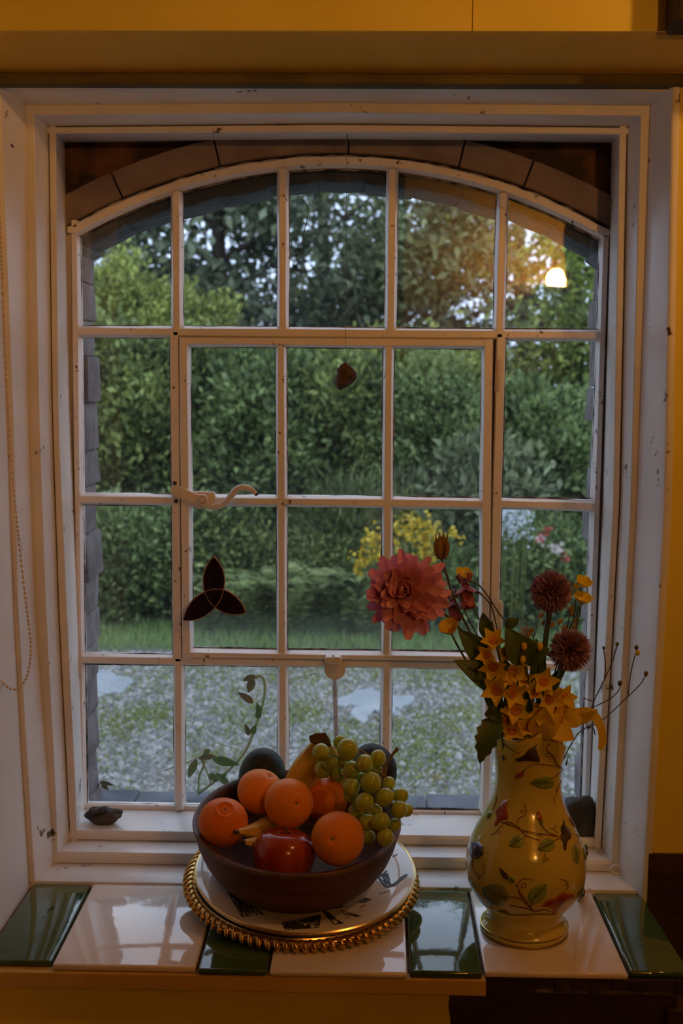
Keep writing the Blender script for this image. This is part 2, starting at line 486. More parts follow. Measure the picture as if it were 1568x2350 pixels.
XL, XR = (gx(174.5, 600), gx(190, 1687)), (gx(1386, 612), gx(1341, 1863))
Z1, Z2, Z3, Z4 = Z(.0784), Z(-.2075), Z(-.4885), Z(-.757)
ZA, ZB = gz(407, 600), gz(410, 1687)
def lerp2(p, z):   # p: ((px,py),(px,py)) -> x at height z
    a = at(*p[0], 2.0); b = at(*p[1], 2.0)
    return a.x+(b.x-a.x)*(z-a.z)/(b.z-a.z)
EL = ((175, 600), (190, 1687)); ER = ((1386, 612), (1341, 1863))
B1 = ((407, 600), (412, 1687)); B2 = ((650, 600), (650, 1687)); B3 = ((898, 612), (886, 1687)); B4 = ((1149, 612), (1118, 1687))
# painted fillets closing the rebate between the jamb beads and the side bars
for E_, f_, d_ in ((EL, l1b, 1), (ER, r1b, -1)):
    rr_ = [[(f_(z)-d_*.006, .001, z), (lerp2(E_, z)-d_*.002, -.001, z), (lerp2(E_, z)-d_*.002, .009, z), (f_(z)-d_*.006, .009, z)] for z in [Z4-.012]+[z for z in zz if Z4 < z < Z(.24)]+[Z(.27)]]
    MB().loft(rr_).build('rebate_fillet', PAINT, win, smooth=25)
# arch: circle through the springings and the crown
AXC, AZ0, AR = -.048, .257, None
arc_pts = [at(x, y, 2.0) for x, y in ((173, 510), (291, 454), (408, 418), (510, 390), (648, 365), (768, 357), (896, 360), (1049, 385), (1186, 429), (1299, 472), (1396, 531))]
A_ = np.array([[2*p.x, 2*p.z, 1] for p in arc_pts]); b_ = np.array([p.x**2+p.z**2 for p in arc_pts])
sx_, sz_, sc_ = np.linalg.lstsq(A_, b_, rcond=None)[0]
ARC_R = math.sqrt(sc_+sx_*sx_+sz_*sz_); ARC_C = (sx_, sz_)
def arc_z(x, r): return ARC_C[1]+math.sqrt(max(0, r*r-(x-ARC_C[0])**2))
R_IN, R_OUT = ARC_R-.0225, ARC_R
XA0, XA1 = lerp2(EL, Z(.25))-.008, lerp2(ER, Z(.25))+.008
# arched head bar: chamfered section swept round the arc
def ring_sweep(name, sect, x0, x1, m, parent, n=36, label=None, bev=0, jit=0):
    a0 = math.atan2(arc_z(x0, R_OUT)-ARC_C[1], x0-ARC_C[0]); a1 = math.atan2(arc_z(x1, R_OUT)-ARC_C[1], x1-ARC_C[0])
    rings = []; rnd = random.Random(3)
    for i in range(n+1):
        a = a0+(a1-a0)*i/n
        rings.append([(ARC_C[0]+(r+(rnd.random()-.5)*jit*j)*math.cos(a), y, ARC_C[1]+(r+(rnd.random()-.5)*jit*j)*math.sin(a)) for r, y, j in sect])
    return MB().loft(rings).build(name, m, parent, smooth=30, bevel=bev, seg=1, label=label)
ring_sweep('arch_bar', [(R_IN, YB, 0), (R_IN, 0, 0), (R_IN+.007, YF, 0), (R_OUT-.004, YF, .6), (R_OUT, -.004, 1), (R_OUT, YB, 0)], XA0, XA1, PAINT2, win, 70, 'arched head bar of the window', jit=.004)
for X_, s_ in ((XA0, 1), (XA1, -1)):
    MB().box(min(X_-s_*.004, X_+s_*.014), max(X_-s_*.004, X_+s_*.014), -.0145, .009, Z(.240), arc_z(X_+s_*.006, R_OUT)-.004).build('corner_block', PAINT2, win, smooth=20, bevel=.003)
# terracotta arch lining boards above it, with joints, and the stained spandrel boards
BRDM = mat('arch_board_paint', (.20, .15, .125), .7, (.28, .21, .17), 12, .4, 60)
SPM = mat('stained_spandrel', (.03, .015, .008), .8, (.20, .075, .018), 14, .5, 50, lo=.45, hi=.68)
jx = [-.505] + [gx(285, 480), gx(507, 375), gx(800, 340), gx(1052, 365), gx(1200, 420)] + [.4]
for a, b in zip(jx[:-1], jx[1:]):
    ring_sweep('arch_board', [(R_OUT+.002, .003, 0), (R_OUT+.003, -.010, 0), (R_OUT+.046, -.016, .5), (R_OUT+.048, .006, 0)], a+.0012, b-.0012, BRDM, win, 10, bev=.0015, jit=.002)
sp = []
for x0, x1, lab in ((-.515, -.12, 'stained brown board left over the arch'), (.04, .412, 'stained brown board right over the arch')):
    xs = [x0+(x1-x0)*i/14 for i in range(15)]
    MB().prism([(x, min(arc_z(x, R_OUT+.03), Z(.405))) for x in xs]+[(x1, Z(.41)), (x0, Z(.41))], 'y', .001, .012).build('spandrel_board', SPM, win, smooth=0, label=lab)

# fixed bars
tops = [arc_z(lerp2(b, Z(.3)), R_IN+.004) for b in (B1, B2, B3, B4)]
for b, zt in zip((B1, B2, B3, B4), tops):
    vbar('glazing_bar', lerp2(b, Z1-.006), Z1-.006, lerp2(b, zt), zt, win)
for b in (B1, B2, B3, B4):
    vbar('glazing_bar', lerp2(b, Z4), Z4, lerp2(b, Z3+.005), Z3+.005, win)
b1m = ((403, 800), (409, 1480)); b4m = ((1148, 800), (1132, 1480))
vbar('glazing_bar', lerp2(b1m, Z3), Z3, lerp2(b1m, Z1), Z1, win, w=.018, f=.013)
vbar('glazing_bar', lerp2(b4m, Z3), Z3, lerp2(b4m, Z1), Z1, win, w=.0175, f=.013)
hbar('glazing_bar', lerp2(EL, Z1), Z1, lerp2(ER, Z1), Z1-.001, win, f=.011)
hbar('glazing_bar', lerp2(EL, Z3), Z3+.001, lerp2(ER, Z3), Z3-.002, win, w=.019)
hbar('glazing_bar', lerp2(EL, Z2), Z2+.001, lerp2(b1m, Z2), Z2, win)
hbar('glazing_bar', lerp2(b4m, Z2), Z2, lerp2(ER, Z2), Z2-.003, win)
# outer bars down the sides, and the foot rail
vbar('side_bar', lerp2(EL, Z4-.01)-.002, Z4-.01, lerp2(EL, Z(.262)), Z(.262), win, w=.017, f=.008)
vbar('side_bar', lerp2(ER, Z4-.01)+.002, Z4-.01, lerp2(ER, Z(.25)), Z(.25), win, w=.017, f=.008)
hbar('foot_rail', lerp2(EL, Z4), Z4+.0015, lerp2(ER, Z4), Z4-.002, win, w=.012, f=.008, yf=-.006)

# casement in the middle
cas = bpy.data.objects.new('casement', None); C.objects.link(cas); cas.parent = win; cas['label'] = 'opening casement of six panes in the middle of the window'
cl = ((424, 800), (431, 1480)); cr = ((1119, 800), (1111, 1480))
zt, zb = gz(780, 786), gz(780, 1502)
for c, lab in ((cl, None), (cr, None)):
    vbar('stile', lerp2(c, zb-.004), zb-.008, lerp2(c, zt+.004), zt+.0065, cas, w=.0205, f=.0125, yf=-.017)
hbar('rail', lerp2(cl, zt)-.006, zt, lerp2(cr, zt)+.006, zt, cas, w=.019, f=.010, yf=-.016)
hbar('rail', lerp2(cl, zb)-.006, zb, lerp2(cr, zb)+.006, zb-.001, cas, w=.018, f=.0075, yf=-.018)
hbar('glazing_bar', lerp2(cl, Z2), Z2+.0005, lerp2(cr, Z2), Z2-.001, cas)
b2m = ((646, 800), (648, 1480)); b3m = ((892, 800), (887, 1480))
for b in (b2m, b3m): vbar('glazing_bar', lerp2(b, zb), zb, lerp2(b, zt), zt, cas, w=.019)
# near-black strips painted in as the shadow line of the casement rebate
reb = MB()
for b, d in ((b1m, .0085), (b4m, -.0085)):
    xa, xb = lerp2(b, zb-.01)+d, lerp2(b, zt+.008)+d
    reb.loft([[(xa-.002, -.004, zb-.01), (xa+.002, -.004, zb-.01), (xa+.002, .006, zb-.01), (xa-.002, .006, zb-.01)],
              [(xb-.002, -.004, zt+.008), (xb+.002, -.004, zt+.008), (xb+.002, .006, zt+.008), (xb-.002, .006, zt+.008)]])
reb.box(lerp2(b1m, zt), lerp2(b4m, zt), -.004, .006, zt+.0055, zt+.0095).box(lerp2(b1m, zb), lerp2(b4m, zb), -.004, .006, zb-.0105, zb-.0065)
reb.build('rebate', GAP_SHADE, win, smooth=0, label='dark strips painted as shadow in the gap round the casement')

# --- panes with a putty bead each
GL_TOP = glass_mat('old_glass', .022, .010); GL_LOW = glass_mat('old_glass_damp', .10, .016)
def pane(parent, bl, br, z0, z1, arched, g, il=.0095, ir=.0095, ib=.0095, it=.0095):
    x00, x01 = lerp2(bl, z0)+il, lerp2(bl, z1)+il; x10, x11 = lerp2(br, z0)-ir, lerp2(br, z1)-ir
    if arched:
        xs = [x01+(x11-x01)*i/8 for i in range(9)]
        top = [(x, arc_z(x, R_IN-.0005)) for x in xs][::-1]
    else:
        top = [(x11, z1-it), (x01, z1-it)]
    poly = [(x00, z0+ib), (x10, z0+ib)]+top
    MB().prism(poly, 'y', .0005, .0030).build('pane', g, parent, smooth=0)
    # putty bead: polyline frame
    m = MB(); rnd = random.Random(int(abs(x00)*1e5)); n = len(poly)
    pts = []
    for i in range(n):
        a, b = poly[i], poly[(i+1) % n]; k = max(1, int(math.hypot(b[0]-a[0], b[1]-a[1])/.02))
        pts += [(a[0]+(b[0]-a[0])*j/k, a[1]+(b[1]-a[1])*j/k) for j in range(k)]
    cx = sum(p[0] for p in pts)/len(pts); cz = sum(p[1] for p in pts)/len(pts)
    rings = []
    for p in pts+pts[:1]:
        d = math.hypot(p[0]-cx, p[1]-cz); ux, uz = (p[0]-cx)/d, (p[1]-cz)/d; w = .0010+rnd.random()*.0012
        rings.append([(p[0]+ux*.001, -.0022, p[1]+uz*.001), (p[0]-ux*w*.4, -.0014, p[1]-uz*w*.4), (p[0]-ux*w, .0004, p[1]-uz*w), (p[0]+ux*.001, .0004, p[1]+uz*.001)])
    m.loft(rings, cap=False).build('putty_bead', PUTTY, parent, smooth=0)
cols = [(EL, B1), (B1, B2), (B2, B3), (B3, B4), (B4, ER)]
for i, (a, b) in enumerate(cols):
    pane(win, a, b, Z1, Z(.30), True, GL_TOP, il=.0075 if i == 0 else .0095, ir=.0075 if i == 4 else .0095)
    pane(win, a, b, Z4, Z3, False, GL_TOP, ib=.006, il=.007 if i == 0 else .0095, ir=.007 if i == 4 else .0095)
for z0, z1, g in ((Z2, Z1, GL_TOP), (Z3, Z2, GL_LOW)):
    pane(win, EL, b1m, z0, z1, False, g, il=.007)
    pane(win, b4m, ER, z0, z1, False, g, ir=.007)
for z0, z1, g in ((Z2, zt, GL_TOP), (zb, Z2, GL_LOW)):
    for a, b in ((cl, b2m), (b2m, b3m), (b3m, cr)): pane(cas, a, b, z0, z1, False, g, it=.009, ib=.009)

# --- ironmongery (painted over many times)
HW = mat('cream_painted_iron', (.68, .60, .50), .4, (.74, .66, .56), 30, .4, 120, chips=.27, chipcol=(.08, .04, .02), chipscale=60)
RUST = mat('dark_brown_iron', (.06, .035, .02), .6, (.10, .06, .03), 40)
YL = -.022
def pxy(px, py, y=YL): return at(px, py, 2+y)
lt = MB()
# arm: rounded plate from the bar to the pivot
a, b = pxy(404, 1127, -.024), pxy(466, 1153, -.024)
d = (b-a); ang = math.atan2(d.z, d.x); ln = math.hypot(d.x, d.z)
def slot(c, ang, ln, r0, r1, y0, y1):
    pts = [(r0*math.cos(t), r0*math.sin(t)) for t in [PI/2+PI*i/10 for i in range(11)]]+[(ln+r1*math.cos(t), r1*math.sin(t)) for t in [-PI/2+PI*i/10 for i in range(11)]]
    return [(c.x+p*math.cos(ang)-q*math.sin(ang), c.z+p*math.sin(ang)+q*math.cos(ang)) for p, q in pts]
MB().prism(slot(a, ang, ln, .0095, .0095, 0, 0), 'y', -.026, -.019).build('latch_arm', HW, cas, bevel=.0015, label='cream painted latch arm lying across the fixed bar')
c = pxy(465, 1147, -.026)
MB().lathe([(0, 0), (.0095, 0), (.0095, .003), (.0085, .0042), (.0062, .0042), (.0058, .003), (.0052, .005), (.0028, .0058), (0, .0058)], 24, (c.x, -.0255, c.z), (0, -1, 0)).build('latch_pivot', HW, cas, label='ringed pivot of the latch')
hp = smooth_path([pxy(468, 1158, -.024), pxy(490, 1164, -.025), pxy(515, 1155, -.027), pxy(532, 1136, -.031), pxy(545, 1122, -.034), pxy(562, 1119, -.036), pxy(577, 1124, -.036), pxy(588, 1133, -.034)], 22)
MB().tube(hp, [.0045+.0012*math.sin(PI*i/22) - (.001 if i > 18 else 0) for i in range(23)], 10).build('latch_handle', HW, cas, label='curled cream painted handle of the latch')
MB().ball(pxy(588, 1133, -.034), .0038, n=10, m=6).build('handle_tip', RUST, cas, label='bare dark tip of the latch handle')
MB().prism([(p.x, p.z) for p in (pxy(436, 1128), pxy(492, 1130), pxy(496, 1148), pxy(480, 1168), pxy(455, 1169), pxy(415, 1155))], 'y', -.019, -.011).build('latch_plate', HW, cas, bevel=.002, label='backing plate behind the latch pivot')
for px, py in ((401, 1109), (404, 1150)):
    MB().ball(pxy(px, py, -.0135), .0038, .0022, .0038, 10, 6).build('screw', RUST, win)
# casement stay pin plate on the bottom rail with its tongue and the stay outside
MB().prism([(p.x, p.z) for p in (pxy(745, 1514), pxy(748, 1504), pxy(782, 1504), pxy(786, 1514), pxy(780, 1521), pxy(752, 1521))], 'y', -.034, -.012).build('stay_plate', HW, cas, bevel=.002, label='small cream plate with a hole on the bottom rail')
MB().ball(pxy(765, 1507, -.028), .004, .003, .0022, 10, 6).build('stay_hole', GAP_SHADE, cas)
cp = pxy(769, 1536, -.016); tongue = [(cp.x+.0185*math.cos(t), cp.z+.0185*math.sin(t)) for t in [PI+PI*i/14 for i in range(15)]]
tongue += [(tongue[-1][0], cp.z+.012), (tongue[0][0], cp.z+.012)]
MB().prism(tongue, 'y', -.018, -.011).build('stay_tongue', HW, win, bevel=.0012, label='half round tongue under the bottom casement rail')
MB().tube([at(768, 1556, 2.03), at(770, 1620, 2.03), at(772, 1700, 2.03), at(770, 1740, 2.03)], .0047, 8).build('stay_rod', mat('grey_painted_rod', (.55, .52, .50), 6*.1, (.38, .35, .33), 60), win, label='grey stay rod hanging outside the glass')
# hinges on the right stile
for px, py, dz in ((1146, 862, 46), (1148, 1412, 34)):
    t0, b0 = pxy(px, py-dz, -.008), pxy(px-3, py+dz, -.008)
    MB().tube([t0, t0+(b0-t0)*.12, t0+(b0-t0)*.88, b0], [.003, .0065, .0065, .003], 10).build('hinge', HW, win, label='painted hinge knuckle on the right of the casement')
# damp on the foot of the sill: knot of old paint in the right corner
k = at(1412, 1998, 1.80)
MB().tube([k+Vector((.008*math.cos(t*.5), -.001*t, .004+.006*math.sin(t*.5))) for t in range(12)], .002, 6).build('paint_curl', HW, win, label='curl of old paint in the right corner')

# --- the tiled sill
tsill = setting('trim_1', 'tiled inner window sill of green and white glazed tiles')
def tile_mat(nm, c1, c2, r):
    return mat(nm, c1, r, c2, 5, .11, 45, spec=.6, coat=.3, bdist=.002)
TG = tile_mat('green_glaze', (.035, .075, .022), (.055, .10, .03), .05); TW = tile_mat('white_glaze', (.80, .72, .65), (.85, .77, .70), .05)
GROUT = mat('dark_grout', (.12, .09, .06), .9, (.22, .17, .12), 60)
FY = -.487
MB().box(-.54, .438, FY+.016, -.2255, Z(TILE_Z-.035), Z(TILE_Z-.0085)).build('grout_bed', GROUT, tsill, smooth=0)
def tx(px, py): return atz(px, py, Z(TILE_Z)).x
joints = [(-.60, -.60), (tx(207, 2036), tx(122, 2203)), (tx(520, 2100)*0+tx(447, 2235), tx(447, 2235)), (tx(615, 2230), tx(615, 2230)), (tx(938, 2150), tx(938, 2225)), (tx(1075, 2041), tx(1109, 2228)), (tx(1360, 2046), tx(1437, 2216)), (.441, .452)]
cnt = 0
for i, (j0, j1) in enumerate(zip(joints[:-1], joints[1:])):
    g = .0018; m = MB(); dz = [.0, .0006, .0003, .0, .0012, .0004, .0][i]; fy = FY+[.012, .003, -.003, -.003, 0, .004, .012][i]
    xl0, xl1, xr0, xr1 = j0[0]+g, j0[1]+g, j1[0]-g, j1[1]-g
    if i == 0: xl0 = xl1 = -.5215
    bot, top = Z(TILE_Z-.009), Z(TILE_Z+dz)
    q = [(xl1, fy), (xr1, fy), (xr0, -.2258), (xl0, -.2258)]
    m.prism(q, 'z', bot, top)
    lab = [None, 'white glazed tile with window reflection', 'narrow green tile mostly under the gold plate', 'white tile under the right of the gold plate', 'dark green shiny tile right of the gold plate', 'white tile under the vase', None][i]
    m.build('tile', TG if i in (0, 2, 4, 6) else TW, tsill, smooth=40, bevel=.0035, seg=3, label=lab or ('green tile against the left reveal' if i == 0 else 'green tile against the dark dado'))
# nosing board under the tiles, yellow wall below, dark recess to the right
WOODY = mat('yellow_painted_board', (.60, .38, .08), .6, (.68, .44, .1), 10, .3, 60)
xs = at(1113, 2250, 1.53).x
MB().box(-.5215, xs, FY-.001, -.3, Z(TILE_Z-.033), Z(TILE_Z-.0095)).build('nosing_board', WOODY, tsill, smooth=0, bevel=.002, label='yellow painted board under the tiles')
CHIP = mat('chipped_dark_edge', (.030, .015, .008), .9, (.10, .05, .018), 30, .6, 60, lo=.55, hi=.75)
rnd = random.Random(5); m = MB(); x = xs+.002
while x < .436:
    w = .012+rnd.random()*.02; m.box(x, min(x+w, .446), FY+.004+rnd.random()*.004, -.3, Z(TILE_Z-.024-rnd.random()*.008), Z(TILE_Z-.0095)); x += w
m.build('broken_edge', CHIP, tsill, smooth=0, bevel=.001, label='chipped dark mortar under the right hand tiles')
xb = at(1030, 2300, 1.55).x
low = MB(); rnd = random.Random(9)
poly = [(-2.6, 0), (xb, 0)]+[(xb+(rnd.random()-.5)*.004, Z(-1.6+.78*k/40)) for k in range(1, 40)]+[(xb, Z(TILE_Z-.034)), (-2.6, Z(TILE_Z-.034))]
low.prism(poly, 'y', -.468, -.2).build('lower_plaster', YEL, wall, smooth=0, label='yellow plaster under the tiled sill')
MB().box(xb+.001, .44, -.452, -.2, 0, Z(TILE_Z-.034)).build('lower_boarding', DARKW, wall, smooth=0, label='dark brown boarding under the vase end of the sill')
MB().box(.423, .46, -.462, -.25, 0, Z(TILE_Z-.06)).build('corner_post', DARKW, wall, smooth=0, bevel=.004, label='dark corner post under the right tile')
# dark beam end at the top right
bp = at(1531, 40, 1.66)
MB().box(bp.x, bp.x+.3, -.40, FYT-.0035, at(1531, 78, 1.66).z, 2.6).build('timber_post', mat('black_timber', (.02, .01, .006), .7, (.05, .025, .012), 9, .6, 30), wall, smooth=20, bevel=.006, label='dark timber post end at the upper right')

# --- outside: stone jambs, slate sill, brick arch
out = setting('wall_outside', 'outer masonry round the window')
STONE = mat('grey_purple_stone', (.10, .075, .072), .85, (.17, .14, .135), 18, .8, 45, bdist=.006)
SLATE = mat('blue_grey_slate', (.085, .095, .115), .85, (.13, .145, .17), 12, .5, 30, spec=.15)
rnd = random.Random(21)
el_ = edge([(205, 560), (222, 800), (218, 1000), (226, 1300), (222, 1600), (226, 1800)], .11)
er_ = edge([(1372, 620), (1352, 900), (1352, 1150), (1350, 1300), (1332, 1500), (1332, 1800)], .11)
for side, fn in ((-1, el_), (1, er_)):
    z = Z(-.83)
    while z < Z(.30):
        h = .060+rnd.random()*.03; j = (rnd.random()-.5)*.014
        x = fn(z+h/2)-side*.0*0+j*.8; xo = x+side*(.14+rnd.random()*.05)
        y0, y1 = .0125, .125+rnd.random()*.02
        b = MB().box(min(x, xo), max(x, xo), y0, y1, z+.0005, z+h-.0005)
        b.v = [(p[0]+(rnd.random()-.5)*.010, p[1], p[2]) for p in b.v]
        b.build('stone', STONE, out, smooth=40, bevel=.004, seg=2)
        z += h
x = -.52
for w in (.095, .135, .12, .16, .13, .15, .12, .12):
    ya = .158+rnd.random()*.012
    b = MB().box(x+.001, x+w-.001, .011, ya, Z(-.80), Z(-.785)+rnd.random()*.002)
    b.v = [(p[0], p[1]+(rnd.random()-.5)*.006, p[2]) for p in b.v]
    b.build('slate', SLATE, out, smooth=40, bevel=.003, seg=2); x += w
MB().box(-.62, .5, .0125, .172, Z(-.95), Z(-.80)).build('sill_bed', STONE, out, smooth=0)
BRK = mat('dark_arch_brick', (.06, .065, .07), .85, (.10, .10, .10), 20, .8, 45, bdist=.005)
a0 = math.atan2(Z(.19)-ARC_C[1], -.56-ARC_C[0]); a1 = math.atan2(Z(.19)-ARC_C[1], .47-ARC_C[0]); nb = 13
for i in range(nb):
    t0 = a0+(a1-a0)*i/nb+.002; t1 = a0+(a1-a0)*(i+1)/nb-.002; rr = R_IN-.012-rnd.random()*.012
    sec = []
    for y in (.0125, .128):
        for r, t in ((rr+rnd.random()*.003, t0), (rr-.004*rnd.random(), (t0+t1)/2), (rr+rnd.random()*.003, t1), (rr+.14, t1), (rr+.14, t0)):
            sec.append((ARC_C[0]+r*math.cos(t), y, ARC_C[1]+r*math.sin(t)))
    MB().loft([sec[:5], sec[5:]]).build('arch_brick', BRK, out, smooth=40, bevel=.005, seg=2)

# ------------------------------------------------------------------ lamps of the room (behind the camera, seen mirrored in the panes)
SCN = 1.0
pv = at(1273, 657, 4.915); py_ = -2.915+.016
pier = setting('chimney_breast', 'yellow chimney breast behind the viewer')
xa_, xb_ = at(925, 657, 5.0).x, at(1297, 657, 5.0).x
MB().box(xa_, xb_, py_-.6, py_-.10, EYE+.02, 2.62).build('plaster_face', YEL, pier, smooth=0)
MB().box(xa_, xb_, py_-.6, py_-.09, 0, EYE+.02).build('wainscot', DARKW, pier, smooth=0)
sc = thing('wall_lamp', 'small glowing candle wall lamp mirrored in the upper right pane', 'lamp', (pv.x, py_, pv.z-.06))
MB().lathe([(0, -.05), (.012, -.03), (.03, .0), (.034, .03), (.026, .055), (.010, .062), (0, .062)], 14, (pv.x, py_, pv.z)).build('bulb', emit('bulb_glow', (1.0, .455, .118), 720*SCN), sc)
MB().lathe([(.010, -.066), (.045, -.052), (.074, -.027), (.085, -.002), (.083, -.002), (.072, -.025), (.044, -.049), (.010, -.062)], 32, (pv.x, py_, pv.z)).build('cup', mat('added_cup_brass', (.5, .32, .12), .35, metal=1), sc)  # cup added to cut the lamp's light on the lower wall
MB().lathe([(0, -.075), (.014, -.075), (.014, -.03), (.012, -.03)], 12, (pv.x, py_, pv.z)).build('candle_tube', PAINT2, sc)
MB().tube([(pv.x, py_, pv.z-.07), (pv.x, py_-.03, pv.z-.10), (pv.x, py_-.095, pv.z-.09)], .006, 8).build('arm', RUST, sc)
MB().lathe([(0, 0), (.035, 0), (.035, .012), (0, .016)], 20, (pv.x, py_-.10, pv.z-.09), (0, 1, 0)).build('back_plate', RUST, sc)
px_, py2, pz_ = .85, -1.05, 2.43
pl = thing('pendant_lamp', 'hanging bulb lamp on the ceiling behind the viewer', 'lamp', (px_, py2, 2.62))
MB().lathe([(0, -.045), (.02, -.035), (.032, 0), (.022, .03), (.012, .045), (0, .045)], 14, (px_, py2, pz_)).build('bulb', emit('pendant_glow', (1.0, .455, .118), 265*SCN), pl)
MB().lathe([(0, .03), (.016, .03), (.016, .075), (.004, .08), (0, .08)], 12, (px_, py2, pz_)).build('holder', RUST, pl)
MB().tube([(px_, py2, pz_+.075), (px_, py2, 2.62)], .003, 6).build('flex', RUST, pl)

# ================================================================== CHARGER, PLATES, BOWL (propped on the sill step, so tilted)
T1, T2 = math.radians(8.3), math.radians(1.25)
TILT = (Matrix.Rotation(T2, 4, 'Y') @ Matrix.Rotation(T1, 4, 'X'))
def tilted(o): return Matrix.Translation(o) @ TILT
GOLD = mat('aged_gold', (.75, .47, .14), .25, (.62, .36, .09), 40, .15, 120, metal=.9)
GOLDL = mat('gold_line', (.85, .62, .28), .25, metal=.9)
DGREEN = mat('dark_green_well', (.012, .03, .022), .25, (.02, .045, .03), 20, spec=.5)
CO = Vector((-.0925, -.267, Z(-.763)))
ch = thing('charger_plate', 'gilt rimmed dark green charger plate propped on the tiled sill', 'plate', CO-Vector((0, 0, .03)))
M = tilted(CO); R0 = .1815
MB().lathe([(0, -.0165), (.118, -.0165), (.120, -.0215), (.126, -.0215), (.130, -.015), (R0-.006, -.006), (R0-.005, .002), (R0-.012, .003), (R0-.018, -.001), (.130, -.0034), (.120, -.0040), (0, -.0040)], 96).xform(M).build('well', DGREEN, ch, smooth=50)
MB().lathe([(R0-.0185, .0030), (R0-.0170, .0052), (R0-.0155, .0030)], 96).xform(M).build('rim_line', GOLDL, ch, smooth=50, label='bright gold line inside the beaded rim')
MB().lathe([(R0-.011+.0065*math.cos(t), -.001+.0055*math.sin(t)) for t in [2*PI*i/10 for i in range(11)]], 96).xform(M).build('rim_band', GOLD, ch, smooth=80)
nbd = 84
for i in range(nbd):
    a = 2*PI*i/nbd
    m = MB().ball((0, 0, 0), .0110, .0050, .0064, 10, 6)
    m.xform(M @ Matrix.Rotation(a, 4, 'Z') @ Matrix.Translation((R0-.0075, 0, -.001)) @ Matrix.Rotation(.55, 4, 'Z') @ Matrix.Rotation(.45, 4, 'Y'))
    m.build('rim_bead', GOLD, ch, smooth=80)
WHITE = mat('white_china', (.74, .70, .64), .12, (.75, .69, .6), 6, coat=.5)
PINK_INK = mat('faded_red_ink', (.35, .12, .09), .4)
INK = mat('black_engraving', (.02, .02, .03), .5)
def plate_prof(R): return [(0, -.0065), (R*.60, -.0065), (R*.62, -.0095), (R*.66, -.0095), (R*.70, -.0055), (R-.002, .0035), (R, .0055), (R-.0015, .0065), (R*.80, .0015), (R*.73, -.0022), (R*.66, -.0035), (0, -.0035)]
PO = Vector((-.0865, -.2735, Z(-.7515)))
M2 = tilted(PO)
p2 = thing('dinner_plate', 'white plate lying under the printed plate on the gilt charger', 'plate', PO-Vector((0, 0, .015)))
MB().lathe([(r, h) for r, h in plate_prof(.1655)], 96, (0, 0, -.0042)).xform(M2).build('plate_body', WHITE, p2, smooth=50)
MB().lathe([(.1652-.0020, .0012), (.1662, .0026), (.1670, .0002)], 96).xform(M2).build('gold_edge', GOLDL, p2, smooth=60)
p1 = thing('dinner_plate', 'gold edged white plate with black engraved prints under the wooden bowl', 'plate', PO)
MB().lathe(plate_prof(.1685), 96).xform(M2).build('plate_body', WHITE, p1, smooth=50)
MB().lathe([(.1660, .0064), (.1680, .0082), (.1700, .0066), (.1692, .0046)], 96).xform(M2).build('gold_edge', GOLDL, p1, smooth=60, label='bright gold edge of the top plate')
def plate_h(r):
    pr = [(0, -.0035), (.66*.1685, -.0035), (.73*.1685, -.0022), (.8*.1685, .0015), (.167, .0065)]
    for (a, ha), (b, hb) in zip(pr[:-1], pr[1:]):
        if r <= b: return ha+(hb-ha)*(r-a)/(b-a)
    return .0065
def on_plate(cx, cy, lift=.0004):
    """crop pixels (580 px crop shown at 2.703x) -> point on the tilted plate"""
    px, py = 400+cx/2.703, 1640+cy/2.703; h = -.002
    n = (TILT @ Vector((0, 0, 1))); d = at(px, py, 1)-CAMP
    for _ in range(4):
        o = M2 @ Vector((0, 0, h)); P = CAMP+d*((o-CAMP).dot(n)/d.dot(n)); q = M2.inverted() @ P
        h = plate_h(math.hypot(q.x, q.y))+lift
    return P
def strokes(lines, w, m=None):
    b = m or MB()
    for L_ in lines:
        pts = [on_plate(*p) for p in L_]
        for a, c in zip(pts[:-1], pts[1:]):
            d = c-a
            if d.length < 1e-6: continue
            s = Vector((-d.y, d.x, 0)).normalized()*w
            n = TILT @ Vector((0, 0, .0002))
            b.add([a-s, a+s, c+s, c-s, a-s+n, a+s+n, c+s+n, c-s+n], [(0, 1, 2, 3), (4, 7, 6, 5), (0, 4, 5, 1), (1, 5, 6, 2), (2, 6, 7, 3), (3, 7, 4, 0)])
    return b
rnd = random.Random(4)
def scribble(poly, n, w):
    """engraved tangle inside a quadrilateral of crop pixels"""
    L_ = []
    def pt(u, v):
        a, b, c, d = poly
        return ((a[0]*(1-u)+b[0]*u)*(1-v)+(d[0]*(1-u)+c[0]*u)*v, (a[1]*(1-u)+b[1]*u)*(1-v)+(d[1]*(1-u)+c[1]*u)*v)
    for i in range(n):
        u, v = rnd.random(), rnd.random()
        L_.append([pt(u, v), pt(min(1, max(0, u+(rnd.random()-.5)*.5)), min(1, max(0, v+(rnd.random()-.5)*.9))), pt(min(1, max(0, u+(rnd.random()-.5)*.6)), rnd.random())])
    L_ += [[pt(0, 0), pt(1, 0)], [pt(0, 1), pt(1, 1)], [pt(0, 0), pt(0, 1)]]
    return strokes(L_, w)
scribble([(665, 1292), (910, 1240), (900, 1320), (690, 1335)], 70, .0005).build('print', INK, p1, smooth=0, label='black engraved print at the front of the plate')
scribble([(330, 1095), (420, 1140), (560, 1240), (420, 1255)], 44, .0005).build('print', INK, p1, smooth=0, label='black engraved tower at the left of the plate')
strokes([[(885, 1178), (1030, 1150)], [(890, 1186), (1040, 1158)], [(895, 1196), (1042, 1168)], [(900, 1206), (1044, 1178)], [(905, 1216), (1044, 1188)]], .0032).build('print', INK, p1, smooth=0, label='black block in the middle of the plate print')
scribble([(920, 1210), (960, 1230), (1050, 1295), (990, 1300)], 18, .0008).build('print', INK, p1, smooth=0)
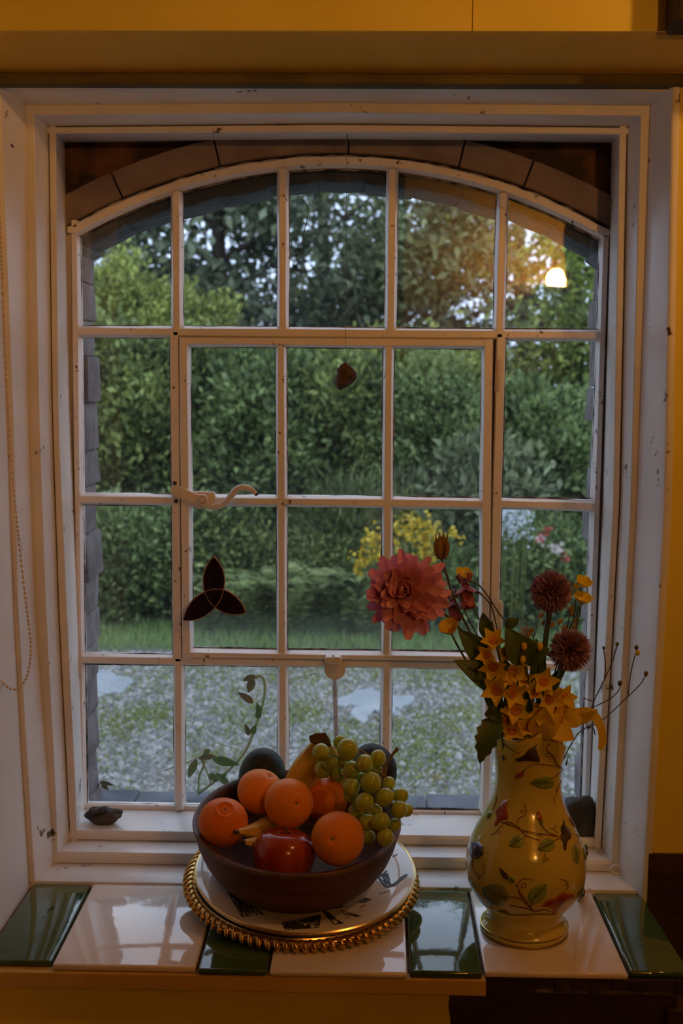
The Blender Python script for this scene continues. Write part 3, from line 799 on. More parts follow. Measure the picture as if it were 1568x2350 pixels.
scribble([(1265, 1010), (1320, 965), (1345, 1050), (1315, 1070)], 24, .0008).build('print', INK, p1, smooth=0, label='black engraved tower at the right of the plate')
strokes([[(1315, 1066), (1360, 1052), (1385, 1035), (1415, 1005), (1445, 990)], [(1320, 1072), (1365, 1060), (1395, 1035), (1440, 1000)]], .0018).build('print', INK, p1, smooth=0)
scribble([(1145, 1160), (1190, 1135), (1225, 1145), (1170, 1170)], 12, .0007).build('print', INK, p1, smooth=0)
scribble([(1040, 1215), (1160, 1250), (1140, 1255), (1060, 1240)], 10, .0006).build('print', INK, p1, smooth=0)
strokes([[(1275, 1113), (1335, 1093)], [(1035, 1158), (1105, 1132)], [(1355, 880), (1385, 866)]], .0007).build('print', INK, p1, smooth=0)
strokes([[(1150, 1195), (1185, 1180)], [(1060, 1262), (1090, 1255)]], .0014).build('print', PINK_INK, p1, smooth=0)

# --- bowl
BO = Vector((-.100, -.2835, Z(-.7560)))
MBW = tilted(BO)
WOOD = mat('dark_turned_wood', (.070, .021, .008), .55, (.15, .050, .018), 9, .25, 30, stretch=(1, 1, 7), lo=.3, hi=.7, spec=.3)
bowl = thing('fruit_bowl', 'dark turned wooden bowl heaped with fruit on the stacked plates', 'bowl', BO)
BH, BR = .0965, .1565
outp = [(0, .0), (.092, 0), (.099, .0025), (.113, .011), (.1285, .027), (.141, .047), (.1495, .069), (.1542, BH-.008), (BR-.001, BH), (BR-.004, BH+.003)]
inp = [(.147, BH+.0015), (.1435, BH-.006), (.1385, .072), (.128, .050), (.111, .029), (.088, .0165), (.05, .0115), (0, .010)]
MB().lathe(outp+inp, 72).xform(MBW).build('bowl_body', WOOD, bowl, smooth=50)
RIMW = mat('pale_worn_rim', (.17, .10, .06), .45, (.11, .06, .035), 20)
MB().lathe([(BR-.0035, BH+.0026), (BR-.001, BH+.0034), (BR+.0006, BH+.0006), (BR-.0012, BH-.003)], 72).xform(MBW).build('rim', RIMW, bowl, smooth=60, label='worn paler rim of the bowl')
# --- orange skins
SKIN = mat('orange_peel', (.86, .235, .006), .5, (.90, .30, .010), 9, .35, 330, spec=.28, bdist=.0016)
SKIND = mat('deep_orange_peel', (.82, .175, .005), .5, (.86, .22, .008), 9, .35, 330, spec=.28, bdist=.0016)
CALYX = mat('dry_calyx', (.25, .15, .04), .8, (.12, .07, .02), 60)
def crop1(cx, cy): return 400+cx/2.703, 1640+cy/2.703
def orange(cx, cy, D, r, stem, label, m=SKIN, navel=False, sq=.93):
    c = at(*crop1(cx, cy), D); st = Vector(stem).normalized()
    t = thing('orange', label, 'orange', c-Vector((0, 0, r*.95)), 'oranges in the wooden bowl')
    prof = []
    for i in range(65):
        a = PI*i/64; rr = r*math.sin(a); h = -r*sq*math.cos(a)
        h -= .0030*math.exp(-((PI-a)/.13)**2) ; h += .0022*math.exp(-(a/.12)**2)
        if navel: h += (.0016*math.exp(-((PI-a-.36)/.06)**2) - .0030*math.exp(-((PI-a-.22)/.06)**2))
        prof.append((0 if i in (0, 64) else rr, h))
    MB().lathe(prof, 40, c, st, fn=lambda p, a: Vector((p.x*(1+.012*math.sin(3*a+r*500)), p.y*(1+.012*math.sin(3*a+r*500)), p.z))).build('peel', m, t, smooth=80)
    MB().lathe([(0, 0), (.0026, 0), (.0022, .0012), (0, .0009)], 8, c+st*(r*sq-.0034), st, fn=lambda p, a: p*(1+.2*math.sin(5*a))).build('calyx', CALYX, t, smooth=40)
    return t
orange(305, 668, 1.655, .0365, (.15, -.55, .82), 'orange with a ringed navel, lowest at the left rim of the bowl', SKIND, True)
orange(535, 478, 1.72, .0355, (.46, -.20, .86), 'orange leaning on the left dark avocado', SKIN)
orange(712, 548, 1.664, .0362, (.38, -.87, .31), 'big pale orange on top in the middle of the bowl', SKIN, sq=.99)
orange(935, 525, 1.735, .0345, (.2, .5, .8), 'shaded orange behind, between the central orange and the grapes', SKIND)
orange(1016, 768, 1.598, .0378, (-.22, -.92, .33), 'orange at the front right of the bowl beside the red apple', SKIN, sq=.97)

# --- apple
AP = mat('red_apple_skin', (.30, .022, .010), .2, (.46, .08, .015), 7, 0, spec=.5, coat=.3, stretch=(3, 3, .6), lo=.35, hi=.75)
c = at(*crop1(678, 888), 1.617); r = .0455
ap = thing('apple', 'shiny dark red apple at the front of the wooden bowl', 'apple', c-Vector((0, 0, .04)))
prof = [(0, -.030), (.010, -.034), (.020, -.0362), (.030, -.032), (.039, -.018), (.0448, .0), (r, .008), (.0438, .020), (.037, .030), (.028, .0362), (.018, .0375), (.010, .0345), (.004, .030), (0, .0285)]
pp = smooth_path([(a, 0, b) for a, b in prof], 40); pr = [(max(0, p.x), p.z) for p in pp]; pr[0] = (0, pr[0][1]); pr[-1] = (0, pr[-1][1])
ax = (.06, .16, 1)
MB().lathe(pr, 44, c, ax, fn=lambda p, a: Vector((p.x*(1+.012*math.cos(5*a)), p.y*(1+.012*math.cos(5*a)), p.z))).build('skin', AP, ap, smooth=80)
axv = Vector(ax).normalized()
MB().tube([c+axv*.029, c+axv*.038+Vector((.001, 0, 0)), c+axv*.042+Vector((.003, -.001, 0))], [.0012, .0012, .0018], 7).build('stem', mat('apple_stem', (.16, .09, .04), .7), ap)
MB().lathe([(.009, .0), (.011, .0006), (.013, 0)], 26, c+axv*.0353, ax).build('dimple_ring', mat('pale_russet', (.40, .22, .09), .5), ap)

# --- avocados
AV = mat('avocado_skin', (.010, .017, .010), .5, (.03, .035, .02), 60, .6, 220, spec=.35, bdist=.002)
AVP = mat('purple_avocado_skin', (.022, .012, .012), .55, (.035, .028, .02), 40, .6, 220, spec=.3, bdist=.002)
def avocado(cx, cy, D, r, ln, ax, label, m):
    c = at(*crop1(cx, cy), D); a_ = Vector(ax).normalized()
    t = thing('avocado', label, 'avocado', c-Vector((0, 0, r)), 'avocados at the back of the bowl')
    prof = []
    for i in range(22):
        a = PI*i/21; z = -math.cos(a); rr = r*math.sin(a)*(1-.20*max(0, -z)**1.2)
        prof.append((0 if i in (0, 21) else rr, z*ln))
    MB().lathe(prof, 32, c, a_).build('skin', m, t, smooth=80)
    MB().lathe([(0, 0), (.004, 0), (.0035, .002), (0, .002)], 8, c-a_*ln, -a_).build('stem_scar', CALYX, t)
avocado(545, 383, 1.795, .0372, .050, (.12, -.35, .8), 'black green knobbly avocado standing behind the left orange', AV)
avocado(1245, 345, 1.775, .0350, .046, (-.35, -.3, .85), 'purplish avocado half hidden behind the grapes', AVP)

# --- bananas: one bunch
BAN = mat('banana_skin', (.78, .52, .06), .5, (.66, .40, .04), 20, .1, 60, chips=.30, chipcol=(.10, .05, .02), chipscale=60)
BANP = mat('pale_banana_skin', (.80, .60, .22), .5, (.72, .50, .12), 20, .1, 60, chips=.28, chipcol=(.10, .05, .02), chipscale=60)
BTIP = mat('banana_tip', (.05, .028, .015), .8, (.12, .06, .03), 60)
crn = at(735, 1697, 1.70)
bb = thing('banana_bunch', 'bunch of bananas with the stalk standing up behind the oranges', 'bananas', at(690, 1830, 1.73))
def banana(pts, rmax, m, tip=True):
    P = smooth_path([at(*p) for p in pts], 26); n = 10
    rad = [rmax*min(1, .42+2.6*(i/26))*(1 if i < 20 else max(.22, 1-((i-20)/6.5)**1.8)) for i in range(27)]
    b = MB(); rings = []; u = None
    for i, p in enumerate(P):
        d = (P[min(i+1, 26)]-P[max(i-1, 0)]).normalized()
        u = d.cross(Vector((0, 1, 0))).normalized() if u is None else (u-d*u.dot(d)).normalized()
        w = d.cross(u)
        rings.append([p+(u*math.cos(2*PI*k/n)+w*math.sin(2*PI*k/n))*rad[i]*(1 if k % 2 == 0 else .955) for k in range(n)])
    b.loft(rings); o = b.build('banana', m, bb, smooth=28)
    if tip: MB().tube([P[-2], P[-1], P[-1]+(P[-1]-P[-2])*.6], [rad[-2]*.75, rad[-1]*1.02, rad[-1]*.8], 8).build('tip', BTIP, o)
    return o
banana([(724, 1706, 1.70), (706, 1738, 1.71), (682, 1778, 1.725), (660, 1830, 1.738), (640, 1878, 1.722), (596, 1905, 1.665), (545, 1909, 1.622)], .0150, BAN)
banana([(734, 1708, 1.702), (726, 1745, 1.715), (712, 1790, 1.735), (690, 1845, 1.745), (660, 1900, 1.720), (610, 1935, 1.65), (560, 1932, 1.615)], .0152, BANP)
banana([(746, 1706, 1.702), (762, 1738, 1.715), (772, 1778, 1.74), (774, 1830, 1.762), (766, 1880, 1.75), (748, 1920, 1.72)], .0140, BAN)
cr0 = at(709, 1694, 1.695); cr1 = at(752, 1692, 1.70)
MB().loft([[at(x, y, d) for x, y, d in L_] for L_ in (
    [(708, 1692, 1.698), (711, 1687, 1.690), (714, 1700, 1.686), (712, 1704, 1.698)],
    [(724, 1686, 1.702), (728, 1682, 1.692), (732, 1708, 1.686), (728, 1712, 1.704)],
    [(742, 1682, 1.704), (748, 1681, 1.694), (752, 1708, 1.688), (744, 1714, 1.706)],
    [(754, 1694, 1.704), (758, 1697, 1.696), (761, 1712, 1.692), (756, 1716, 1.704)])]).build('stalk', BTIP, bb, smooth=30, bevel=.0015, label='dark cut stalk of the banana bunch')

# --- grapes
GR = mat('green_grape_skin', (.38, .46, .05), .22, (.46, .52, .08), 30, spec=.5, sss=.25, lo=.3, hi=.7)
GST = mat('grape_stalk', (.30, .17, .06), .7, (.16, .12, .04), 40)
gb = thing('grape_bunch', 'bunch of green grapes draped over the right of the wooden bowl', 'grapes', at(850, 1830, 1.66))
glist = [(910, 232, 56, 1.655), (1030, 172, 46, 1.685), (1075, 216, 70, 1.640), (968, 297, 50, 1.658), (1032, 292, 46, 1.668), (1100, 342, 57, 1.648), (1180, 303, 58, 1.632),
         (1265, 270, 53, 1.645), (920, 340, 54, 1.678), (1012, 368, 50, 1.680), (1250, 338, 42, 1.672), (1098, 448, 58, 1.632), (1220, 420, 69, 1.617), (1096, 498, 50, 1.650),
         (1180, 545, 63, 1.605), (1305, 513, 62, 1.612), (1405, 502, 50, 1.625), (1395, 588, 55, 1.606), (1440, 592, 44, 1.630), (1130, 600, 55, 1.650), (1198, 668, 56, 1.612),
         (1280, 663, 60, 1.590), (1368, 682, 42, 1.612), (1310, 762, 58, 1.585), (1205, 760, 48, 1.635), (1245, 600, 50, 1.640), (1160, 400, 48, 1.668), (1330, 430, 46, 1.650)]
rnd = random.Random(8); cents = []
for cx, cy, r, D in glist:
    c = at(*crop1(cx, cy), D); rr = r/2.703*D/2688
    rot = Matrix.Rotation(rnd.random()*1.2, 3, 'Y') @ Matrix.Rotation(rnd.random()*.6, 3, 'X')
    MB().ball(c, rr*.98, rr*.98, rr*1.06, 20, 12, rot=rot).build('grape', GR, gb, smooth=80); cents.append(c)
stp = smooth_path([at(*crop1(*p[:2]), p[2]) for p in ((1388, 208, 1.655), (1350, 255, 1.655), (1315, 310, 1.655), (1290, 370, 1.650), (1260, 470, 1.645), (1240, 560, 1.64), (1270, 680, 1.63))], 18)
MB().tube(stp, [.0034, .0030]+[.0022]*17, 7).build('stalk', GST, gb, label='brown stalk of the grapes poking out to the right')
tw = MB()
for c in cents:
    q = min(stp, key=lambda s: (s-c).length)
    tw.tube([q, (q+c)/2+Vector((0, .003, .002)), c], .0010, 5, cap=False)
for a, b in (((1305, 370), (1350, 460)), ((1290, 350), (1280, 400)), ((1320, 300), (1300, 380))):
    tw.tube([at(*crop1(*a), 1.648), at(*crop1((a[0]+b[0])/2+8, (a[1]+b[1])/2), 1.645), at(*crop1(*b), 1.645)], .0012, 5)
tw.build('twigs', GST, gb, kind='stuff')

# ================================================================== VASE
VY = -.357; VD = 2+VY
VC = at(1203, 2130, VD); VX = VC.x; VZ0 = Z(TILE_Z)+.0016
CREAM = mat('cream_vase_glaze', (.64, .53, .11), .16, (.70, .59, .15), 5, .08, 20, spec=.55, coat=.5, bdist=.003)
def crop3(cx, cy): return 1000+cx/3.136, 1640+cy/3.136
rows = [(1690, 84), (1712, 83), (1735, 80.5), (1757, 78), (1780, 77), (1805, 79), (1830, 84), (1848, 91), (1863, 98.5), (1880, 107), (1895, 115), (1927, 131), (1960, 140.5), (1990, 143), (2015, 139), (2035, 130), (2052, 119), (2068, 105), (2082, 93)]
zr = []
for y, hw in rows:
    p = at(1209, y, VD); zr.append((hw*VD/FPX*1.0, p.z-VZ0))
zr = zr[::-1]
foot = [(0, .006), (.040, .004), (.060, 0), (.0630, .0015), (.0643, .006), (.0635, .0098), (.0600, .0135), (.0560, .0185), (.0545, .024)]
side = [(r, h) for r, h in zr if h > .030]
rim_h = at(1228, 1690, VD).z-VZ0
profo = foot+side
pp = smooth_path([(r, 0, h) for r, h in profo[4:]], 70)
PO_ = profo[:4]+[(p.x, p.z) for p in pp]
RIMDZ = [(-180, .006), (-150, .004), (-118, .005), (-100, .012), (-78, .021), (-55, .016), (-30, -.006), (0, -.018), (30, .0), (60, .014), (90, .018), (120, .006), (150, .0), (180, .006)]
def rimdz(a):
    d = math.degrees(a) % 360; d = d-360 if d > 180 else d
    for (p, v), (q, w) in zip(RIMDZ[:-1], RIMDZ[1:]):
        if p <= d <= q:
            t = (d-p)/(q-p); t = t*t*(3-2*t); return v+(w-v)*t
    return 0
def vwarp(p, a):
    t = max(0, min(1, (p.z-(rim_h-.055))/.055)); t = t*t
    return Vector((p.x*(1+.03*t*math.cos(4*a+.6)), p.y*(1+.03*t*math.cos(4*a+.6)), p.z+rimdz(a)*t))
def vr(h):
    for (r0, h0), (r1, h1) in zip(PO_[3:-1], PO_[4:]):
        if h0 <= h <= h1 and h1 > h0: return r0+(r1-r0)*(h-h0)/(h1-h0)
    return PO_[-1][0]
inner = [(PO_[-1][0]-.0032, rim_h+.0002)]+[(r-.0045, h) for r, h in side[::-1] if .05 < h < rim_h-.006]+[(.03, .045), (0, .043)]
BASEV = Vector((VX, VY, VZ0))
LEANX = .010/.28
vase = thing('flower_vase', 'cream glazed bulbous vase with relief flowers and gilt wavy rim on the white tile', 'vase', BASEV)
# axis drawn a little aslant, as the vase stands
def lean(p): return Vector((p.x+LEANX*0*(p.z-VZ0), p.y, p.z))
MB().lathe(PO_+[(PO_[-1][0]-.0012, rim_h+.0012)]+inner, 72, BASEV, fn=vwarp).build('vase_body', CREAM, vase, smooth=60)
re = []
for i in range(97):
    a = 2*PI*i/96; p = vwarp(Vector(((PO_[-1][0]-.0014)*math.cos(a), (PO_[-1][0]-.0014)*math.sin(a), rim_h+.0012)), a); re.append(BASEV+p)
MB().tube(re, .0018, 6, cap=False).build('gilt_rim', GOLDL, vase, label='gilt line along the wavy rim')
MB().lathe([(.0636, .0094), (.0644, .0088), (.0640, .0104), (.0632, .0106)], 72, BASEV).build('gilt_line', GOLDL, vase, label='gilt line round the foot')
MB().lathe([(.0628, .0008), (.0640, .0002), (.0641, .0016), (.0634, .0022)], 72, BASEV).build('gilt_line', mat('dull_gilt', (.3, .17, .05), .4, metal=.6), vase)
def on_vase(cx, cy, lift=.0006):
    """crop pixels -> point on the vase surface (marching along the sight line)"""
    px, py = crop3(cx, cy); d = (at(px, py, 1)-CAMP).normalized(); t = 1.45; prev = None
    while t < 1.95:
        P = CAMP+d*t; h = P.z-VZ0; rr = math.hypot(P.x-VX, P.y-VY)
        f = rr-(vr(max(.003, h))+lift)
        if f <= 0: break
        t += max(.0004, f*.5)
    return CAMP+d*t
def onv_ok(cx, cy):
    P = on_vase(cx, cy); return math.hypot(P.x-VX, P.y-VY) < vr(max(.003, P.z-VZ0))+.004
def patch(pts, name, m, rise=.0016, label=None, parent=None):
    """raised relief patch over a closed outline of crop pixels"""
    cx = sum(p[0] for p in pts)/len(pts); cy = sum(p[1] for p in pts)/len(pts)
    b = MB(); rings = []
    for k, l in ((1.0, -.0003), (.96, .0006), (.68, rise), (.34, rise*1.05)):
        rings.append([on_vase(cx+(p[0]-cx)*k, cy+(p[1]-cy)*k, l) for p in pts])
    n = len(pts); vs = [p for r in rings for p in r]+[on_vase(cx, cy, rise*1.1)]; fs = []
    for i in range(3):
        for j in range(n): fs.append((i*n+j, i*n+(j+1) % n, (i+1)*n+(j+1) % n, (i+1)*n+j))
    for j in range(n): fs.append((3*n+j, 3*n+(j+1) % n, 4*n))
    return b.add(vs, fs).build(name, m, parent or vase, smooth=60, label=label)
VG = mat('relief_leaf_green', (.22, .31, .035), .25, (.34, .40, .07), 90, coat=.3); VGD = mat('relief_leaf_olive', (.15, .16, .03), .25, (.22, .21, .045), 90, coat=.3)
VR_ = mat('relief_red', (.30, .035, .015), .25, (.42, .08, .03), 60, coat=.3); VP = mat('relief_dark_violet', (.045, .03, .045), .25, (.09, .06, .07), 60, coat=.3)
VB = mat('relief_blue', (.05, .06, .16), .25, (.12, .14, .26), 60, coat=.3); VT = mat('relief_tendril', (.20, .085, .02), .3, coat=.3)
VEIN = mat('leaf_vein', (.08, .08, .02), .4)
def vleaf(cx, cy, ln, wd, ang, m=VG, heart=.2):
    a = math.radians(ang); pts = []
    for i in range(18):
        t = i/18*2*PI; u = math.cos(t); x = ln/2*u; y = wd/2*math.sin(t)*(1-.55*max(0, u)**1.5)*(1+heart*max(0, -u))
        y *= 1+.06*math.sin(7*t)
        pts.append((cx+x*math.cos(a)-y*math.sin(a), cy+x*math.sin(a)+y*math.cos(a)))
    o = patch(pts, 'relief_leaf', m)
    b = MB(); tip = (cx+ln*.45*math.cos(a), cy+ln*.45*math.sin(a)); st = (cx-ln*.45*math.cos(a), cy-ln*.45*math.sin(a))
    b.tube([on_vase(st[0]+(tip[0]-st[0])*k/5, st[1]+(tip[1]-st[1])*k/5, .0019) for k in range(6)], .0005, 5)
    for k in (.3, .5, .7):
        p = (st[0]+(tip[0]-st[0])*k, st[1]+(tip[1]-st[1])*k)
        for s in (-1, 1):
            b.tube([on_vase(*p, .0019), on_vase(p[0]+ln*.14*math.cos(a)-s*wd*.26*math.sin(a), p[1]+ln*.14*math.sin(a)+s*wd*.26*math.cos(a), .0016)], .0004, 4)
    b.build('vein', VEIN, o)
def vine(pts, r=.0009, m=VT):
    P = smooth_path([(p[0], p[1], 0) for p in pts], max(10, len(pts)*5))
    MB().tube([on_vase(p.x, p.y, .0006) for p in P], [r*(1-.35*i/len(P)) for i in range(len(P))], 6).build('relief_vine', m, vase, smooth=60)
# neck
vine([(918, 395), (870, 372), (800, 360), (740, 355), (690, 362), (640, 395)]); vine([(920, 400), (880, 425), (845, 455), (760, 480)])
vine([(910, 385), (865, 345), (850, 300), (815, 270), (800, 240), (825, 210)], .0008); vine([(850, 300), (825, 305), (800, 298), (805, 278), (830, 282)], .0007)
vine([(915, 460), (890, 510), (872, 545), (870, 575), (852, 600), (862, 640)], .0007); vine([(885, 530), (870, 535), (868, 550), (882, 552)], .0006)
patch([(572, 318), (610, 305), (640, 285), (660, 255), (690, 235), (735, 205), (722, 235), (735, 260), (740, 290), (752, 318), (750, 345), (700, 338), (640, 335), (590, 345), (575, 332)], 'relief_flower', VP, .003, 'dark violet trumpet flower on the vase neck')
patch([(565, 440), (585, 420), (620, 412), (640, 420), (630, 445), (600, 458), (568, 458)], 'relief_bud', VR_, .0025, 'red bud on the vase neck')
vleaf(768, 490, 180, 95, 180); vleaf(632, 408, 40, 22, -60)
patch([(478, 290), (492, 295), (494, 325), (484, 340), (475, 315)], 'relief_bud', VP, .002)
vine([(470, 185), (520, 235), (570, 265), (605, 278)], .0009, VGD)
patch([(938, 345), (950, 305), (952, 330), (945, 365), (932, 375)], 'relief_bud', VR_, .0015)
# upper body
patch([(425, 700), (455, 665), (480, 620), (525, 605), (518, 640), (510, 680), (524, 730), (520, 755), (470, 762), (430, 808), (420, 790), (440, 745)], 'relief_flower', VR_, .003, 'red trumpet flower on the left of the vase body')
vine([(470, 770), (510, 785), (560, 800), (605, 825), (670, 840), (740, 855), (810, 865), (890, 880)], .0011)
vine([(610, 825), (650, 865), (700, 890), (750, 903)], .0011); vine([(485, 775), (540, 775), (585, 800), (640, 840), (700, 858), (760, 870)], .0008)
vine([(590, 790), (600, 745), (640, 725), (655, 690), (638, 640)], .0008); vine([(632, 715), (615, 700), (625, 688), (640, 698)], .0007)
vine([(480, 800), (450, 825), (430, 850), (395, 862)], .0007); vine([(445, 850), (460, 855), (465, 838), (450, 832)], .0006)
patch([(724, 720), (738, 690), (758, 715), (772, 750), (775, 765), (745, 768), (728, 748)], 'relief_bud', VR_, .003, 'red bud in the middle of the vase')
vleaf(760, 775, 50, 34, 90); vine([(765, 795), (790, 830), (830, 855), (885, 878)], .0010)
patch([(918, 742), (930, 768), (940, 800), (965, 825), (985, 860), (975, 890), (950, 915), (942, 960), (935, 988), (922, 970), (918, 925), (900, 890), (898, 868), (915, 850), (900, 825), (902, 795), (920, 800)], 'relief_flower', VP, .003, 'dark violet flower on the right of the vase body')
vine([(875, 850), (855, 830), (858, 805), (872, 802)], .0006); vine([(825, 818), (845, 822), (858, 815)], .0005)
vleaf(582, 915, 125, 100, 150); vine([(625, 878), (660, 880)], .0007)
vleaf(795, 945, 135, 95, 155); vine([(845, 910), (900, 888)], .0008)
vleaf(1012, 1005, 150, 62, 85); vine([(1020, 925), (1030, 880), (1010, 860)], .0007)
vleaf(1082, 990, 120, 34, 88)
patch([(962, 725), (985, 760), (1008, 795), (1018, 822), (990, 790), (965, 755)], 'relief_flower', VR_, .002, 'red flower at the right edge of the vase')
vine([(790, 1000), (780, 1040), (765, 1080)], .0007); vine([(780, 1045), (800, 1055), (812, 1040), (795, 1028)], .0006)
vleaf(385, 720, 60, 45, 120); vine([(415, 690), (430, 640), (440, 590)], .0007)
# blue flower left
pts = []
for i in range(30):
    t = 2*PI*i/30; rr = 1+.16*abs(math.sin(3.5*t)); pts.append((290+52*rr*math.cos(t), 975+58*rr*math.sin(t)))
fl = patch(pts, 'relief_flower', VB, .003, 'blue round flower at the left edge of the vase')
patch([(280+14*math.cos(t), 965+22*math.sin(t)) for t in [2*PI*i/10 for i in range(10)]], 'flower_eye', VT, .004, parent=fl)
vine([(268, 1040), (262, 1090), (290, 1140), (320, 1190)], .0009); vine([(300, 1160), (340, 1150), (350, 1110), (345, 1075)], .0007)
# lower body
vine([(715, 1418), (680, 1390), (640, 1345), (605, 1290), (595, 1245), (570, 1220)], .0013); vine([(705, 1412), (670, 1370), (640, 1320), (600, 1260), (595, 1215), (640, 1180), (710, 1190)], .0009)
vine([(615, 1225), (630, 1245), (652, 1235), (645, 1215), (622, 1215)], .0007)
vine([(720, 1418), (650, 1395), (590, 1385), (535, 1370)], .0010); vine([(690, 1385), (620, 1330), (560, 1312), (500, 1305), (440, 1300)], .0013)
patch([(455, 1095), (480, 1112), (520, 1148), (528, 1170), (515, 1192), (485, 1178), (465, 1140)], 'relief_bud', VP, .003, 'dark violet bud low on the vase')
vleaf(545, 1188, 62, 48, 40); vleaf(425, 1290, 210, 160, 205, VGD); vleaf(740, 1285, 190, 115, -48)
vine([(690, 1380), (700, 1350), (740, 1300)], .0009)
patch([(750, 1385), (790, 1345), (830, 1325), (860, 1318), (890, 1290), (920, 1275), (960, 1290), (1000, 1290), (990, 1325), (950, 1345), (930, 1360), (900, 1390), (870, 1440), (850, 1438), (835, 1400), (800, 1385)], 'relief_flower', VR_, .0035, 'red spreading flower low on the right of the vase')
vine([(720, 1418), (790, 1405), (850, 1430)], .001); vine([(940, 1265), (955, 1230), (935, 1195), (895, 1185)], .0008); vine([(950, 1225), (935, 1230), (938, 1215)], .0006)
vleaf(1050, 1290, 120, 50, -70, VGD)
vine([(440, 1410), (540, 1440), (640, 1442), (740, 1438), (860, 1440)], .0010, VGD); vleaf(490, 1420, 80, 26, 10, VGD)

# ================================================================== FLOWERS in the vase
STEM = mat('flower_stem_green', (.07, .10, .02), .55, (.10, .13, .03), 40)
STEMB = mat('flower_stem_brown', (.09, .045, .02), .6, (.07, .06, .02), 40)
LEAF = mat('cut_leaf_green', (.065, .11, .022), .45, (.10, .15, .034), 25, .3, 60, trans=.25)
YELP = mat('yellow_petal', (.84, .58, .02), .5, (.90, .66, .04), 30, trans=.3)
YELB = mat('buttercup_petal', (.88, .70, .02), .3, (.92, .76, .04), 30, trans=.25)
EYEO = mat('orange_brown_eye', (.62, .24, .02), .6, (.48, .15, .015), 60)
PINKP = mat('pink_petal', (.90, .40, .52), .5, (.94, .56, .62), 30, trans=.35, lo=.3, hi=.7)
DPINK = mat('dark_pink_petal', (.34, .07, .13), .5, (.46, .13, .17), 30, trans=.25)
ALL_ = mat('chive_floret', (.25, .10, .20), .6, (.60, .36, .44), 1, attr=True)
NECK = Vector((VX, VY, VZ0+.235))
def F(px, py, D=1.645): return at(px, py, D)
def stalk(parent, pts, r, m=STEM, name='stem', n=16):
    P = smooth_path(pts, n)
    return MB().tube(P, [r]*len(P), 6).build(name, m, parent, smooth=60)
def neckpt(dx=0, dy=0, dz=0): return Vector((VX+dx, VY+dy, VZ0+.21+dz))
def petal_mesh(b, base, d, nrm, L, W, curl=.2, cup=.25, tipw=.25, n=6):
    """curved, cupped petal with thickness; tipw < .15 gives a pointed star petal"""
    d = Vector(d).normalized(); nrm = Vector(nrm); nrm = (nrm-d*nrm.dot(d)); nrm = nrm.normalized() if nrm.length > 1e-5 else d.orthogonal()
    s = d.cross(nrm); vs = []; fs = []
    for i in range(n+1):
        t = i/n
        if tipw < .15: w = W*.5*((.55+1.3*t) if t < .35 else max(.04, 1.005*(1-(t-.35)/.65)**.85))
        else: w = W*.5*max(tipw*.6, math.sin(PI*(.12+.80*t))**.75)
        c = base+d*(L*t)+nrm*(L*curl*t*t)
        vs += [c-s*w+nrm*(cup*w), c, c+s*w+nrm*(cup*w)]
    k = len(vs); th = nrm*(-min(.0004, L*.02)); vs += [v+th for v in vs]
    for i in range(n):
        for j in range(2):
            a = i*3+j; fs.append((a, a+1, a+4, a+3)); fs.append((k+a, k+a+3, k+a+4, k+a+1))
    bd = [3*i for i in range(n+1)]+[3*n+1, 3*n+2]+[3*i+2 for i in range(n-1, -1, -1)]+[1]
    for a, c in zip(bd, bd[1:]+bd[:1]): fs.append((a, c, k+c, k+a))
    return b.add(vs, fs)
def basis(ax):
    ax = Vector(ax).normalized(); u = ax.orthogonal().normalized(); return ax, u, ax.cross(u)
def leaf_part(parent, a, b, W, nrm, m=LEAF, name='leaf', curl=.12, serr=0, label=None):
    a = Vector(a); b = Vector(b); d = b-a; L = d.length; d.normalize(); nrm = Vector(nrm); nrm = (nrm-d*nrm.dot(d)).normalized(); s = d.cross(nrm)
    n = 12; rows_ = []
    for i in range(n+1):
        t = i/n; w = W*.5*max(.02, math.sin(PI*t**.8)**.85)*(1+(serr*(1 if i % 2 else -1)))
        c = a+d*(L*t)+nrm*(L*curl*math.sin(PI*t))
        rows_.append([c-s*w+nrm*w*.22, c-s*w*.5+nrm*w*.04, c-nrm*w*.05, c+s*w*.5+nrm*w*.04, c+s*w+nrm*w*.22])
    vs = [p for r in rows_ for p in r]; k = len(vs); vs += [p-nrm*.0004 for p in vs]; fs = []
    for i in range(n):
        for j in range(4):
            q = i*5+j; fs += [(q, q+1, q+6, q+5), (k+q, k+q+5, k+q+6, k+q+1)]
        fs += [(i*5, i*5+5, k+i*5+5, k+i*5), (i*5+4, k+i*5+4, k+i*5+9, i*5+9)]
    return MB().add(vs, fs).build(name, m, parent, smooth=60, label=label)

